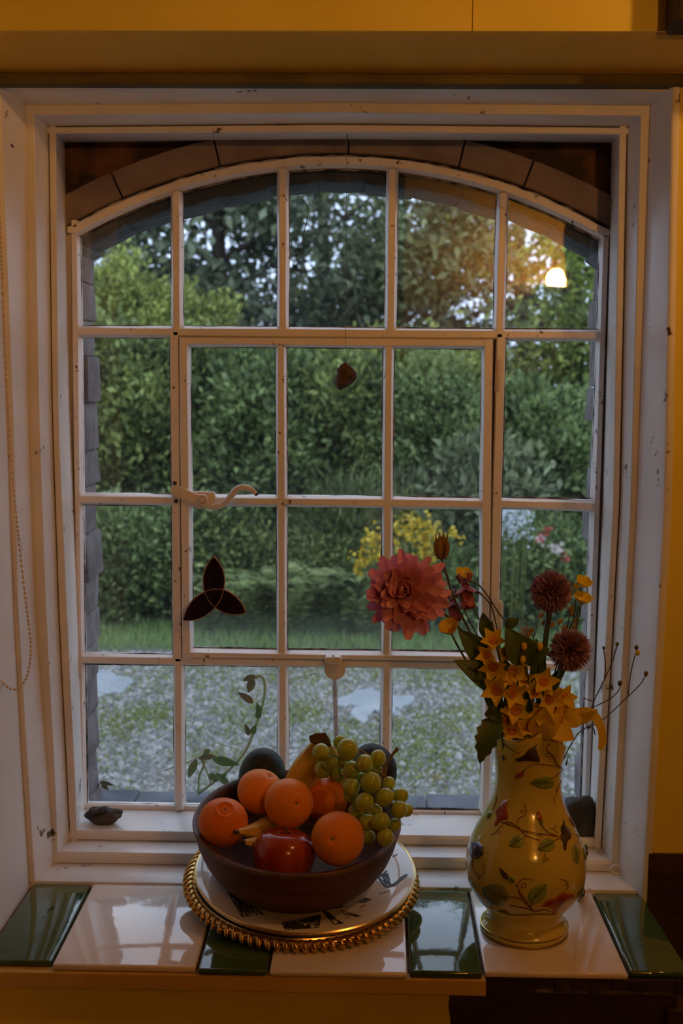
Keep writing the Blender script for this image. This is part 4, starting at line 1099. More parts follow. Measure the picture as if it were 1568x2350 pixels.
# pink double dahlia
dc = F(935, 1360, 1.615); dax = Vector((-.16, -.93, .22)).normalized()
dh = thing('dahlia', 'large pink double dahlia leaning left out of the vase', 'flower', dc)
stalk(dh, [neckpt(-.02, .01), F(1150, 1600, 1.65), F(1085, 1480, 1.645), F(1010, 1400, 1.64), dc-dax*.012], .0022)
_, du, dv = basis(dax); rnd = random.Random(12)
MB().ball(dc-dax*.008, .018, n=14, m=8).build('flower_base', DPINK, dh)
for li, (cnt, tilt, L, W, off) in enumerate(((20, 100, .0560, .0165, -.010), (20, 86, .0570, .0170, -.006), (19, 72, .0535, .0170, -.001), (17, 58, .0490, .0165, .004), (15, 44, .0440, .016, .009), (11, 30, .0375, .0145, .013), (7, 14, .031, .012, .015))):
    for i in range(cnt):
        a = 2*PI*(i+.5*(li % 2)+rnd.random()*.35)/cnt; tl = math.radians(tilt+rnd.uniform(-19, 19))
        d = dax*math.cos(tl)+(du*math.cos(a)+dv*math.sin(a))*math.sin(tl); up = dax*math.sin(tl)-(du*math.cos(a)+dv*math.sin(a))*math.cos(tl)
        b = MB(); petal_mesh(b, dc+dax*off+d*.004, d, up, L*rnd.uniform(.80, 1.10), W*rnd.uniform(1.0, 1.35), curl=rnd.uniform(-.12, .36), cup=rnd.uniform(.3, .6), tipw=.3)
        b.build('petal', PINKP, dh, smooth=60)

# tall seed pod of columbine
pod = F(1013, 1283, 1.64)
sp_ = thing('columbine_seed_pod', 'brown and yellow upright seed pod on a dark stem, tallest in the vase', 'flower', pod)
stalk(sp_, [neckpt(-.012, .0), F(1130, 1560, 1.65), F(1078, 1450, 1.648), F(1040, 1370, 1.645), F(1026, 1320, 1.642), pod], .0016, STEMB)
PODM = mat('pod_skin', (.28, .15, .02), .5, (.16, .08, .015), 30)
for i, (dx, h) in enumerate(((-9, 44), (-3, 50), (4, 52), (10, 46), (0, 42))):
    b0 = pod+Vector((dx*.0003, (-.003 if i % 2 else .003), 0)); tip = F(1013+dx*1.25, 1283-h, 1.64)
    MB().tube(smooth_path([b0, b0.lerp(tip, .35)+Vector((dx*.0003, 0, 0)), b0.lerp(tip, .8)+Vector((dx*.0001, 0, 0)), tip, tip+Vector((dx*.00012, 0, .008))], 10), [.001, .0024, .0034, .0038, .0038, .0036, .003, .0024, .0016, .0008, .0003], 7).build('pod', PODM, sp_, smooth=70)
MB().tube([pod+Vector((-.007, 0, .001)), pod, pod+Vector((.008, 0, .0005))], .0008, 5).build('bract', STEMB, sp_)

def buttercup(cx, cy, D, r, face, label, path, cup=.55, m=YELB, npet=5, sr=.0010, group=None, openness=70, stemm=STEM):
    c = F(cx, cy, D); ax, u, v = basis(face)
    t = thing('buttercup', label, 'flower', c, group)
    if path: stalk(t, path+[c-ax*.002], sr, stemm)
    for i in range(npet):
        a = 2*PI*i/npet+.3; tl = math.radians(openness); d = ax*math.cos(tl)+(u*math.cos(a)+v*math.sin(a))*math.sin(tl); up = ax*math.sin(tl)-(u*math.cos(a)+v*math.sin(a))*math.cos(tl)
        b = MB(); petal_mesh(b, c, d, up, r, r*1.05, curl=.3, cup=cup, tipw=.65); b.build('petal', m, t, smooth=60)
    MB().ball(c+ax*.002, r*.22, n=9, m=6).build('flower_eye', EYEO if m is YELP else m, t)
    return t
buttercup(1063, 1326, 1.655, .0155, (.1, -.45, .9), 'yellow buttercup above the dark pink columbine', [neckpt(-.008, .012), F(1150, 1520, 1.66), F(1100, 1420, 1.66), F(1072, 1370, 1.658)])
buttercup(1336, 1345, 1.655, .0155, (.25, -.5, .85), 'topmost yellow buttercup right of the upper chive head', [neckpt(.02, .012), F(1275, 1560, 1.66), F(1318, 1430, 1.657)])
buttercup(1334, 1386, 1.645, .0185, (.2, -.35, .9), 'lower wide open buttercup beside the upper chive head', [neckpt(.022, .008), F(1280, 1560, 1.65), F(1316, 1470, 1.648)])
buttercup(1322, 1352, 1.65, .0085, (0, -.4, .9), 'small round yellow bud between two buttercups', [neckpt(.02, .01), F(1270, 1560, 1.655), F(1316, 1420, 1.652)], openness=35)
buttercup(1036, 1452, 1.635, .0205, (-.30, -.5, .7), 'golden poppy drooping left under the dahlia', [neckpt(-.022, .0), F(1120, 1600, 1.645), F(1075, 1525, 1.64), F(1044, 1470, 1.638)], m=YELP, openness=60, sr=.0016)

# columbine bells
def columbine(cx, cy, D, label, path, s=1.0):
    c = F(cx, cy, D); t = thing('columbine', label, 'flower', c, 'columbine bells'); ax, u, v = basis((.12, -.35, -.93))
    stalk(t, path+[c-ax*.016*s], .0010, STEMB)
    for ring, (n, L, W, tl0, off) in enumerate(((6, .030, .0135, 24, -.014), (6, .024, .010, 12, -.008), (5, .021, .012, 62, -.012))):
        for i in range(n):
            a = 2*PI*(i+.5*ring)/n; tl = math.radians(tl0); d = ax*math.cos(tl)+(u*math.cos(a)+v*math.sin(a))*math.sin(tl); up = (u*math.cos(a)+v*math.sin(a))*math.cos(tl)-ax*math.sin(tl)
            b = MB(); petal_mesh(b, c+ax*off*s, d, -up, L*s, W*s, curl=.12, cup=.4, tipw=.55); b.build('petal', DPINK, t, smooth=60)
    for i in range(5):
        a = 2*PI*i/5; q = c-ax*.014*s+(u*math.cos(a)+v*math.sin(a))*.005*s
        MB().tube([q, q-ax*.008*s+(u*math.cos(a)+v*math.sin(a))*.004*s, q-ax*.010*s], [.0018*s, .0012*s, .0009*s], 6).build('spur', DPINK, t)
columbine(1071, 1365, 1.640, 'dark pink columbine bell hanging just right of the dahlia', [neckpt(-.006, -.002), F(1190, 1500, 1.645), F(1140, 1400, 1.64), F(1102, 1345, 1.638), F(1080, 1335, 1.638)], 1.3)
columbine(1042, 1398, 1.668, 'dusky columbine bell half hidden behind the dahlia edge', [neckpt(-.010, .008), F(1120, 1520, 1.66), F(1075, 1420, 1.665), F(1052, 1372, 1.668)], 1.15)

# chive heads
def chive(cx, cy, D, rpx, label, path):
    c = F(cx, cy, D); r = rpx*D/FPX
    t = thing('chive_flower', label, 'flower', c-Vector((0, 0, r)), 'chive flower heads')
    stalk(t, path+[c-Vector((0, 0, r*.3))], .0042, mat('chive_stalk', (.04, .065, .018), .5, (.06, .085, .02), 30))
    n = 900; k = np.arange(n)+.5; ph = np.arccos(1-2*k/n); th = PI*(1+5**.5)*k
    Dn = np.stack([np.cos(th)*np.sin(ph), np.sin(th)*np.sin(ph), np.cos(ph)], 1)+RNG.normal(size=(n, 3))*.14
    Dn[:, 2] -= .10*(Dn[:, 2] < 0); Dn /= np.linalg.norm(Dn, axis=1, keepdims=True)
    P = np.array(c)+Dn*r*.35
    V, Fc, tn = leaf_cloud(P, Dn, RNG.uniform(.62, .74, n)*r, np.full(n, .0030), RNG.random(n), .4)
    V2, F2, t2 = leaf_cloud(P, Dn+RNG.normal(size=(n, 3))*.12, RNG.uniform(.50, .70, n)*r, np.full(n, .0034), RNG.random(n)*.6, -.4)
    raw_mesh('florets', np.concatenate([V, V2]), np.concatenate([Fc, F2+len(V)]), ALL_, t, np.concatenate([tn, t2]))
    MB().ball(c, r*.60, n=16, m=10, jit=.05).build('flower_core', DPINK, t)
chive(1265, 1358, 1.64, 51, 'upper dark purple chive head on a thick stalk', [neckpt(.002, .004), F(1237, 1600, 1.648), F(1247, 1510, 1.645), F(1260, 1410, 1.642)])
chive(1309, 1492, 1.625, 51, 'lower dark purple chive head near the right jamb', [neckpt(.012, .0), F(1262, 1630, 1.64), F(1276, 1575, 1.635), F(1298, 1525, 1.63)])

# yellow loosestrife: a spike of starry flowers with broad leaves
def star(parent, cx, cy, D, r, face, label=None):
    r = r*1.16; c = F(cx, cy, D); ax, u, v = basis(face)
    fl = bpy.data.objects.new('flower', None); C.objects.link(fl); fl.parent = parent
    fl.location = c-root_loc(parent)
    a0 = random.random()*6
    for i in range(5):
        a = a0+2*PI*i/5; tl = math.radians(62); d = ax*math.cos(tl)+(u*math.cos(a)+v*math.sin(a))*math.sin(tl); up = ax*math.sin(tl)-(u*math.cos(a)+v*math.sin(a))*math.cos(tl)
        b = MB(); petal_mesh(b, c, d, up, r*1.12, r*.80, curl=.12, cup=.3, tipw=.08); b.build('petal', YELP, fl, smooth=60)
    MB().lathe([(0, r*.25), (r*.30, r*.30), (r*.34, r*.22), (0, .0)], 10, c-ax*r*.02, ax).build('flower_eye', EYEO, fl)
def loosestrife(label, base, path, flowers, leaves, sr=.0022):
    t = thing('yellow_loosestrife', label, 'flower', base, 'stems of yellow loosestrife')
    stalk(t, path, sr, mat('loosestrife_stem', (.10, .10, .025), .55, (.13, .10, .03), 40))
    for f in flowers:
        star(t, *f)
    for a, b, W, nrm in leaves: leaf_part(t, a, b, W, nrm)
    return t
loosestrife('left stem of yellow star flowers with broad dark leaves', neckpt(-.01), [neckpt(-.012, -.006), F(1183, 1640, 1.63), F(1160, 1560, 1.635), F(1140, 1480, 1.64), F(1128, 1425, 1.642)],
    [(1132, 1472, 1.618, .0175, (-.1, -.75, .55)), (1120, 1503, 1.61, .0150, (-.4, -.8, .1)), (1156, 1497, 1.612, .0145, (.4, -.85, .1)), (1133, 1527, 1.605, .0195, (-.1, -.85, -.3)), (1174, 1540, 1.61, .0200, (.3, -.8, -.2)),
     (1141, 1582, 1.60, .0205, (-.3, -.9, .1)), (1174, 1590, 1.598, .0195, (.3, -.9, .0)), (1184, 1630, 1.60, .0200, (-.1, -.85, .3)), (1176, 1678, 1.602, .0195, (-.1, -.8, .55)), (1206, 1668, 1.606, .0180, (.2, -.85, .4)), (1160, 1655, 1.606, .0165, (-.3, -.8, .4)), (1157, 1557, 1.606, .0150, (.1, -.9, .2)), (1200, 1560, 1.615, .0150, (.2, -.8, .4))],
    [(F(1150, 1588, 1.632), F(1042, 1515, 1.62), .036, (-.1, -.8, .6)), (F(1120, 1520, 1.645), F(1052, 1445, 1.635), .034, (.2, -.95, .1)), (F(1128, 1470, 1.65), F(1108, 1405, 1.655), .022, (-.3, -.9, 0)),
     (F(1130, 1555, 1.65), F(1065, 1470, 1.66), .030, (.2, -.9, .3)), (F(1160, 1440, 1.65), F(1192, 1420, 1.65), .016, (0, -.8, .5))])
loosestrife('middle leafy stem of yellow star flowers in front of the chives', neckpt(.004), [neckpt(.008, -.014), F(1231, 1680, 1.612), F(1219, 1600, 1.608), F(1207, 1530, 1.61), F(1204, 1500, 1.612)],
    [(1246, 1563, 1.60, .0195, (.2, -.9, .15)), (1258, 1602, 1.598, .0200, (.3, -.9, -.05)), (1226, 1592, 1.60, .0150, (.1, -.7, .6)), (1270, 1625, 1.61, .0170, (.5, -.8, .2)), (1240, 1640, 1.603, .0170, (-.1, -.85, .4)), (1292, 1600, 1.615, .0165, (.4, -.8, .4))],
    [(F(1205, 1527, 1.610), F(1160, 1440, 1.603), .040, (.25, -.95, .05)), (F(1208, 1524, 1.608), F(1262, 1488, 1.600), .030, (-.3, -.75, .6)), (F(1206, 1520, 1.614), F(1215, 1462, 1.620), .036, (-.2, -.95, 0)), (F(1222, 1500, 1.62), F(1232, 1465, 1.625), .012, (0, -1, .2))])
bud = thing('loosestrife_buds', 'three small yellow buds on the leaf cluster of the middle stem', 'flower', F(1203, 1500, 1.598))
for cx, cy in ((1203, 1484), (1240, 1483), (1200, 1514)):
    MB().ball(F(cx, cy, 1.597), .0042, .0042, .0062, 10, 7).build('bud', YELP, bud)
    MB().tube([F(cx, cy+4, 1.599), F(1207, 1526, 1.606)], .0008, 5).build('bud_stem', STEM, bud)

# yellow lily: big petals, one hanging
lc = F(1290, 1655, 1.625)
ly = thing('yellow_lily', 'large yellow lily lying on the vase rim with one long drooping petal', 'flower', lc)
stalk(ly, [neckpt(.02, -.004, .0), F(1262, 1710, 1.635), lc], .003)
for a, b, W, nrm, cu in ((F(1245, 1700, 1.600), F(1252, 1622, 1.592), .040, (-.3, -.9, .3), .1), (F(1250, 1660, 1.600), F(1318, 1698, 1.592), .034, (-.2, -.75, .65), .1), (F(1280, 1660, 1.607), F(1312, 1590, 1.615), .026, (.2, -.95, .2), .1),
                         (F(1272, 1650, 1.607), F(1282, 1578, 1.62), .022, (-.2, -.95, .1), .1), (F(1296, 1665, 1.603), F(1330, 1625, 1.61), .028, (.3, -.9, .2), .15), (F(1240, 1690, 1.597), F(1290, 1640, 1.590), .036, (-.3, -.8, .5), .2)):
    leaf_part(ly, a, b, W, nrm, YELP, 'petal', cu)
pth = smooth_path([F(1318, 1652, 1.612), F(1345, 1640, 1.606), F(1366, 1645, 1.602), F(1380, 1672, 1.600), F(1383, 1700, 1.600), F(1377, 1722, 1.600)], 16)
b = MB(); rings = []
for i, p in enumerate(pth):
    w = [.010, .0115, .0125, .0120, .0105, .009, .0075, .0065, .006, .0058, .0055, .0055, .0055, .0055, .005, .004, .002][i]
    d = (pth[min(16, i+1)]-pth[max(0, i-1)]).normalized(); s = d.cross(Vector((0, -1, 0))).normalized(); n = s.cross(d)
    rings.append([p-s*w, p-n*w*.25, p+s*w, p+n*.0008-n*w*.10])
b.loft(rings).build('drooping_petal', YELP, ly, smooth=60, label='long yellow petal hanging over the right of the rim')
MB().tube([F(1333, 1640, 1.606), F(1352, 1632, 1.602), F(1372, 1630, 1.60)], [.003, .004, .0015], 6).build('petal_tip', YELP, ly)
MB().ball(F(1287, 1652, 1.588), .0035, .0015, .006, 8, 6).build('brown_spot', EYEO, ly)

# thin wiry buds to the right
BUDM = mat('olive_bud', (.10, .08, .02), .6, (.16, .11, .02), 60)
wb = thing('wiry_buttercup_stem', 'thin branching wiry stem with tiny buds reaching right across the jamb', 'flower', F(1323, 1690, 1.63))
WR = [[neckpt(.03, -.004), F(1323, 1688, 1.632), F(1380, 1655, 1.632), F(1440, 1600, 1.635), F(1470, 1570, 1.635), F(1483, 1548, 1.635)], [F(1345, 1665, 1.632), F(1363, 1610, 1.63), F(1380, 1575, 1.63), F(1405, 1520, 1.63), F(1417, 1480, 1.63)],
      [F(1388, 1560, 1.63), F(1390, 1530, 1.632), F(1386, 1488, 1.632)], [F(1441, 1600, 1.635), F(1448, 1545, 1.635), F(1461, 1490, 1.636)], [F(1364, 1622, 1.63), F(1400, 1604, 1.632), F(1420, 1585, 1.633), F(1423, 1570, 1.633)],
      [F(1345, 1668, 1.632), F(1362, 1672, 1.632), F(1366, 1686, 1.632)], [F(1362, 1610, 1.63), F(1340, 1602, 1.63)]]
for w_ in WR: stalk(wb, w_, .0008, STEMB, 'twig', 14)
for (x, y, D), r, m in (((1483, 1546, 1.635), .0034, BUDM), ((1417, 1478, 1.63), .0026, BUDM), ((1386, 1487, 1.632), .0022, BUDM), ((1423, 1568, 1.633), .0034, BUDM), ((1461, 1486, 1.636), .0030, BUDM), ((1464, 1498, 1.634), .0034, YELP)):
    MB().ball(F(x, y, D), r, r, r*1.2, 9, 6).build('bud', m, wb)
# dark twig left of the middle
tw = thing('brown_twig', 'forked dark brown twig rising past the casement stile', 'twig', F(1142, 1450, 1.655))
stalk(tw, [neckpt(-.004, .01), F(1160, 1560, 1.655), F(1142, 1450, 1.655), F(1127, 1390, 1.655), F(1100, 1360, 1.655)], .0010, STEMB); stalk(tw, [F(1128, 1395, 1.655), F(1127, 1374, 1.655)], .0008, STEMB, 'fork', 4)
# sprays of seed buds
SEED = mat('tan_seed_bud', (.42, .24, .06), .6, (.5, .3, .1), 60)
def spray(label, root, buds, grp='sprays of tan seed buds'):
    t = thing('seed_spray', label, 'seed spray', F(*root), grp); r0 = F(*root)
    stalk(t, [neckpt(.008, .012), r0.lerp(neckpt(.008, .012), .5)+Vector((.002, 0, 0)), r0], .0009)
    for x, y, D in buds:
        c = F(x, y, D); MB().ball(c, .0036, .0030, .0050, 8, 6, rot=Matrix.Rotation(.9, 3, 'Y')).build('bud', SEED, t)
        stalk(t, [r0, r0.lerp(c, .6)+Vector((0, 0, .006)), c], .0005, STEM, 'twig', 6)
spray('spray of tan buds left of the upper chive stalk', (1224, 1465, 1.655), [(1242, 1412, 1.655), (1249, 1428, 1.654), (1220, 1446, 1.655), (1214, 1456, 1.652), (1262, 1500, 1.652)])
spray('spray of tan buds between the two chive heads', (1300, 1455, 1.653), [(1267, 1434, 1.652), (1285, 1426, 1.653), (1313, 1407, 1.655), (1310, 1396, 1.655), (1322, 1424, 1.653), (1296, 1440, 1.655), (1319, 1438, 1.655)])
wf = thing('small_white_flower', 'little pale flower peeping behind the middle leaves', 'flower', F(1206, 1448, 1.66))
stalk(wf, [neckpt(.0, .014), F(1200, 1540, 1.665), F(1206, 1448, 1.66)], .0008)
PALE = mat('pale_petal', (.66, .58, .52), .5, trans=.3)
for i in range(5):
    a = 2*PI*i/5; b = MB(); petal_mesh(b, F(1206, 1448, 1.66), (math.cos(a), -.3, math.sin(a)), (0, -1, 0), .010, .006, .1, .3, .4); b.build('petal', PALE, wf, smooth=60)
# serrated leaf over the left of the rim
sl = thing('nettle_leaf', 'serrated green leaf hanging down over the left of the vase rim', 'leaf', F(1140, 1645, 1.60))
leaf_part(sl, F(1146, 1636, 1.605), F(1101, 1752, 1.585), .034, (-.35, -.85, .2), LEAF, 'leaf', .14, .14)
leaf_part(sl, F(1150, 1640, 1.61), F(1112, 1640, 1.597), .026, (-.1, -.8, .55), LEAF, 'leaf', .1, .12)
stalk(sl, [neckpt(-.035, -.012, .02), F(1152, 1672, 1.605), F(1148, 1634, 1.605)], .0012)
fs_ = thing('foliage_sprig', 'dark leafy sprig filling the mouth of the vase', 'leaves', neckpt(0, 0, .02))
for a, b, W, n in ((F(1190, 1690, 1.64), F(1160, 1590, 1.645), .024, (-.2, -.9, .2)), (F(1235, 1680, 1.645), F(1268, 1560, 1.65), .022, (.2, -.9, .1)), (F(1215, 1670, 1.65), F(1196, 1560, 1.66), .026, (0, -1, .1)), (F(1260, 1690, 1.645), F(1300, 1610, 1.65), .020, (.3, -.9, .2)), (F(1240, 1600, 1.655), F(1290, 1530, 1.66), .018, (.2, -.9, .2)), (F(1180, 1600, 1.655), F(1150, 1500, 1.66), .026, (-.1, -.9, .2)), (F(1225, 1580, 1.66), F(1240, 1480, 1.665), .024, (.1, -.95, .1)), (F(1150, 1640, 1.65), F(1110, 1560, 1.655), .022, (-.2, -.9, .2))):
    leaf_part(fs_, a, b, W, n)
stalk(fs_, [neckpt(0, 0, -.01), F(1215, 1680, 1.645), F(1215, 1620, 1.65)], .002)

# ================================================================== HANGING THINGS, STONES, CHAIN
# three lobed sun catcher
DK = mat('dark_violet_glass', (.012, .006, .010), .15, (.02, .01, .018), 30, spec=.6); LEAD = mat('copper_foil', (.42, .22, .12), .4, (.30, .16, .09), 90, metal=.2)
SD = 2-.036
S_ = lambda x, y: at(360+x/4.9, 1060+y/4.9, SD)
suc = thing('sun_catcher', 'dark three lobed trefoil sun catcher hanging against the casement', 'ornament', S_(640, 1062))
tips = [(640, 1062), (297, 1780), (1000, 1697)]; ctr = (655, 1530)
ip = {('t', 'l'): (540, 1460), ('t', 'r'): (750, 1437), ('l', 'r'): (655, 1635)}
def arcpts(a, b, bulge, n=10):
    a = Vector((*a, 0)); b = Vector((*b, 0)); d = b-a; nrm = Vector((-d.y, d.x, 0)); return [(p.x, p.y) for p in [a.lerp(b, i/n)+nrm*(bulge*4*(i/n)*(1-i/n)) for i in range(n+1)]]
T_, L_, R_ = tips; TL, TR, LR = ip[('t', 'l')], ip[('t', 'r')], ip[('l', 'r')]
lobes = [('lobe', arcpts(T_, TR, -.14)+arcpts(TR, TL, .09)[1:]+arcpts(TL, T_, -.14)[1:-1]), ('lobe', arcpts(L_, TL, -.13)+arcpts(TL, LR, .08)[1:]+arcpts(LR, L_, -.13)[1:-1]), ('lobe', arcpts(R_, LR, -.13)+arcpts(LR, TR, .08)[1:]+arcpts(TR, R_, -.13)[1:-1]), ('centre', arcpts(TL, TR, -.09)+arcpts(TR, LR, -.08)[1:]+arcpts(LR, TL, -.08)[1:-1])]
for nm, pts in lobes:
    P = [S_(*p) for p in pts]; y = P[0].y
    o = MB().prism([(p.x, p.z) for p in P], 'y', y-.0012, y+.0012).build(nm+'_glass', DK, suc, smooth=0)
    MB().tube(P+P[:1], .0015, 6, cap=False).build('foil_edge', LEAD, o)
TH = mat('fine_thread', (.12, .13, .11), .6)
MB().tube([S_(640, 1062), S_(636, 1030), S_(634, 850), Vector((S_(632, 500).x, -.020, S_(632, 480).z))], .00025, 5).build('thread', TH, suc)
MB().tube([S_(640, 1062)+Vector((.0012*math.cos(t), 0, .0016*math.sin(t)+.0016)) for t in [2*PI*i/10 for i in range(11)]], .0004, 5).build('hook', LEAD, suc)
# pendant stone on a long thread
pd = 2-.085
pn = thing('hanging_stone', 'brown pebble hanging on a long thread before the middle panes', 'ornament', at(792, 838, pd))
PEB = mat('brown_pebble', (.045, .018, .010), .55, (.12, .05, .02), 60, .5, 80, lo=.4, hi=.65)
c = at(792, 864, pd); b = MB().ball(c, .0165, .012, .0205, 16, 12, jit=.05)
b.v = [tuple(Vector(p)+Vector((.004*math.sin((p[2]-c.z)*160+1), 0, .0025*math.sin((p[0]-c.x)*240)))) for p in b.v]
b.build('pebble', PEB, pn, smooth=40)
top = at(796, 322, pd); top = Vector((top.x, top.y, h1b(top.x)+.002))
MB().tube([at(792, 840, pd), at(793, 834, pd), at(795, 600, pd), top], .00035, 5).build('thread', TH, pn)
MB().tube([at(788, 846, pd), at(792, 833, pd), at(797, 846, pd)], .0005, 5).build('wire_loop', LEAD, pn)
MB().tube([top, at(797, 345, pd)], .0009, 5).build('knot', TH, pn)
# bead chain of the blind
BD = mat('cream_bead', (.66, .50, .30), .4, (.72, .56, .36), 60)
cyD = 2-.30
def chx(p): 
    q = at(p[0], p[1], cyD); q.x = max(q.x, l3o(q.z)+.0002); return q
CP = [(-60, 500), (-38, 800), (2, 690), (13, 900), (24, 1060), (38, 1200), (47, 1300), (58, 1390), (67, 1450), (70, 1490), (64, 1540), (50, 1572), (32, 1584), (12, 1575), (-4, 1545), (-10, 1500)]
CP = [(-30, 60), (-8, 350), (4, 600), (10, 780), (18, 930), (28, 1080), (40, 1210), (50, 1300), (60, 1385), (68, 1450), (71, 1490), (66, 1538), (54, 1567), (36, 1582), (14, 1574), (-6, 1545), (-18, 1490), (-40, 1300), (-70, 1000), (-90, 500)]
path = smooth_path([at(x, y, cyD) for x, y in CP], 400)
bc = thing('bead_chain', 'cream bead pull chain looped beside the left jamb', 'blind chain', path[0])
acc = 0; nb_ = MB(); last = path[0]; cnt = 0
for a_, b_ in zip(path[:-1], path[1:]):
    acc += (b_-a_).length
    if acc >= .0058:
        acc = 0; nb_.ball(b_, .0023, n=8, m=6)
nb_.build('beads', BD, bc, kind='stuff', smooth=80)
MB().tube(path[::3], .0006, 5).build('cord', BD, bc)
# dark stones on the sill
ROCK = mat('dark_brown_stone', (.035, .028, .022), .8, (.09, .07, .055), 30, .8, 60, bdist=.004); ROCK2 = mat('charcoal_stone', (.025, .025, .026), .85, (.055, .053, .05), 30, .8, 60, bdist=.004)
def rock(name, label, c, sx, sy, sz, m, seed, lumps):
    t = thing(name, label, 'stone', c-Vector((0, 0, .6*sz))); b = MB().ball(c, sx, sy, sz, 22, 14)
    rr = random.Random(seed); ks = [(Vector((rr.uniform(-1, 1), rr.uniform(-1, 1), rr.uniform(-.6, 1))).normalized(), rr.uniform(.08, .36), rr.uniform(3, 9)) for _ in range(lumps)]
    vs = []
    for p in b.v:
        q = Vector(p)-c; n = Vector((q.x/sx, q.y/sy, q.z/sz)); n.normalize(); k = .88
        for d, a, s in ks: k += (a*math.exp(-2.5*s*(1-n.dot(d)))-.035)*(1 if a > .16 else -1.2)
        q = q*k; q.z = max(q.z, -.6*sz); vs.append(tuple(c+q))
    b.v = vs; b.build('stone_body', m, t, smooth=35); return t
c = at(238, 1871, 2-.074); c.z = Z(-.7585)+.0128
rock('fossil_stone', 'flat dark brown fossil stone in the left corner of the sill', c, .037, .024, .021, ROCK, 3, 9)
for i, (px, py, rx) in enumerate(((222, 1862, .012), (238, 1858, .010), (262, 1872, .013))):
    q = at(px, py, 2-.08); MB().ball(q, rx, .012, .0055, 12, 8, jit=.08).build('ridge', ROCK, bpy.data.objects['fossil_stone'], smooth=35)
c = at(1331, 1852, 2-.088); c.z = Z(-.757)+.0252
rock('grey_boulder_stone', 'charcoal grey stone half hidden behind the right of the vase', c, .030, .022, .042, ROCK2, 6, 7)
o = bpy.data.objects['grey_boulder_stone'].children[0]
for v in o.data.vertices:
    q = v.co-Vector((0, 0, .0252)); k = max(abs(q.x)/.030, abs(q.y)/.022, abs(q.z)/.042, .2); v.co = Vector((0, 0, .0252))+q*(.55+.42/max(k, .5))

# dry stalk stuck to the middle upper pane, and the bullseye in the left pane
dsx = thing('dry_stalk', 'thin curled dry stalk clinging to the top middle pane', 'twig', at(684, 585, 1.996))
MB().tube(smooth_path([at(x, y, 1.9965) for x, y in ((697, 460), (704, 472), (707, 488), (704, 505), (699, 530), (694, 555), (688, 573), (683, 585))], 24), [.0006]*25, 5).build('stalk', mat('dry_brown', (.05, .04, .03), .8), dsx)
MB().ball(at(681, 586, 1.9965), .0018, n=8, m=5).build('seed_head', MATS['dry_brown'], dsx)
dsy = thing('loose_hair_wire', 'tiny wavy wire on the pane left of the stay plate', 'wire', at(725, 1546, 1.9965))
MB().tube(smooth_path([at(x, y, 1.9965) for x, y in ((742, 1548), (736, 1553), (728, 1553), (722, 1546), (715, 1548), (712, 1552), (714, 1546))], 16), .0004, 5).build('wire', MATS['dry_brown'], dsy)

# ================================================================== OUTSIDE: yard, lawn, shrubs, trees
def G0(px, py): return atz(px, py, 0.0)
yard = setting('gravel_yard', 'gravel yard with moss and puddles under the window', (0, 3, 0))
GRAV = mat('gravel_earth', (.10, .10, .075), .9, (.15, .15, .12), 5, .8, 60, bdist=.01)
MB().box(-4, 4, .15, 4.9, -.2, -.004).build('earth', GRAV, yard, smooth=0)
PEBB = mat('gravel_pebble', (.11, .105, .09), .7, (.36, .35, .33), 1, attr=True)
def pebbles(n, x0, x1, y0, y1, smin, smax, name):
    base = np.array([(1, 0, 0), (0, 1, 0), (-1, 0, 0), (0, -1, 0), (0, 0, 1), (0, 0, -1)], float)
    fc = np.array([(0, 1, 4), (1, 2, 4), (2, 3, 4), (3, 0, 4)])
    P = np.stack([RNG.uniform(x0, x1, n), RNG.uniform(y0, y1, n), np.zeros(n)], 1)
    # leave mossy places thinner
    s = RNG.uniform(smin, smax, n)*(1+.6*(RNG.random(n) > .93)); a = RNG.uniform(0, 6.28, n); e = RNG.uniform(.6, 1, n)
    V = np.zeros((n, 5, 3)); ca, sa = np.cos(a), np.sin(a)
    for k in range(4):
        bx = base[k, 0]*s*RNG.uniform(.7, 1.2, n); by = base[k, 1]*s*e*RNG.uniform(.7, 1.2, n)
        V[:, k, 0] = P[:, 0]+bx*ca-by*sa; V[:, k, 1] = P[:, 1]+bx*sa+by*ca; V[:, k, 2] = -.003
    V[:, 4, :] = P; V[:, 4, 0] += RNG.uniform(-.3, .3, n)*s; V[:, 4, 1] += RNG.uniform(-.3, .3, n)*s; V[:, 4, 2] = s*.55
    F_ = (np.arange(n)[:, None, None]*5+fc[None]).reshape(-1, 3)
    return raw_mesh(name, V.reshape(-1, 3), F_, PEBB, yard, np.repeat(RNG.random(n)**1.6, 5), smooth=False)
pebbles(36000, -2.2, 2.6, 2.0, 4.75, .008, .021, 'gravel')
pebbles(9000, -3.9, 3.9, .3, 4.85, .010, .022, 'gravel')
MOSS = mat('yard_grass', (.15, .19, .04), .7, (.29, .32, .09), 1, attr=True, trans=.2)
def blades(name, parent, cx, cy, n, hmin, hmax, w, z=0.0, m=MOSS, lean=.5):
    P = np.stack([cx, cy, np.full(n, z-.002)], 1); D_ = np.stack([RNG.normal(size=n)*lean, RNG.normal(size=n)*lean, np.ones(n)], 1)
    V, F_, t = leaf_cloud(P, D_, RNG.uniform(hmin, hmax, n), np.full(n, w), RNG.random(n), .15)
    return raw_mesh(name, V, F_, m, parent, t)
bx, by = [], []
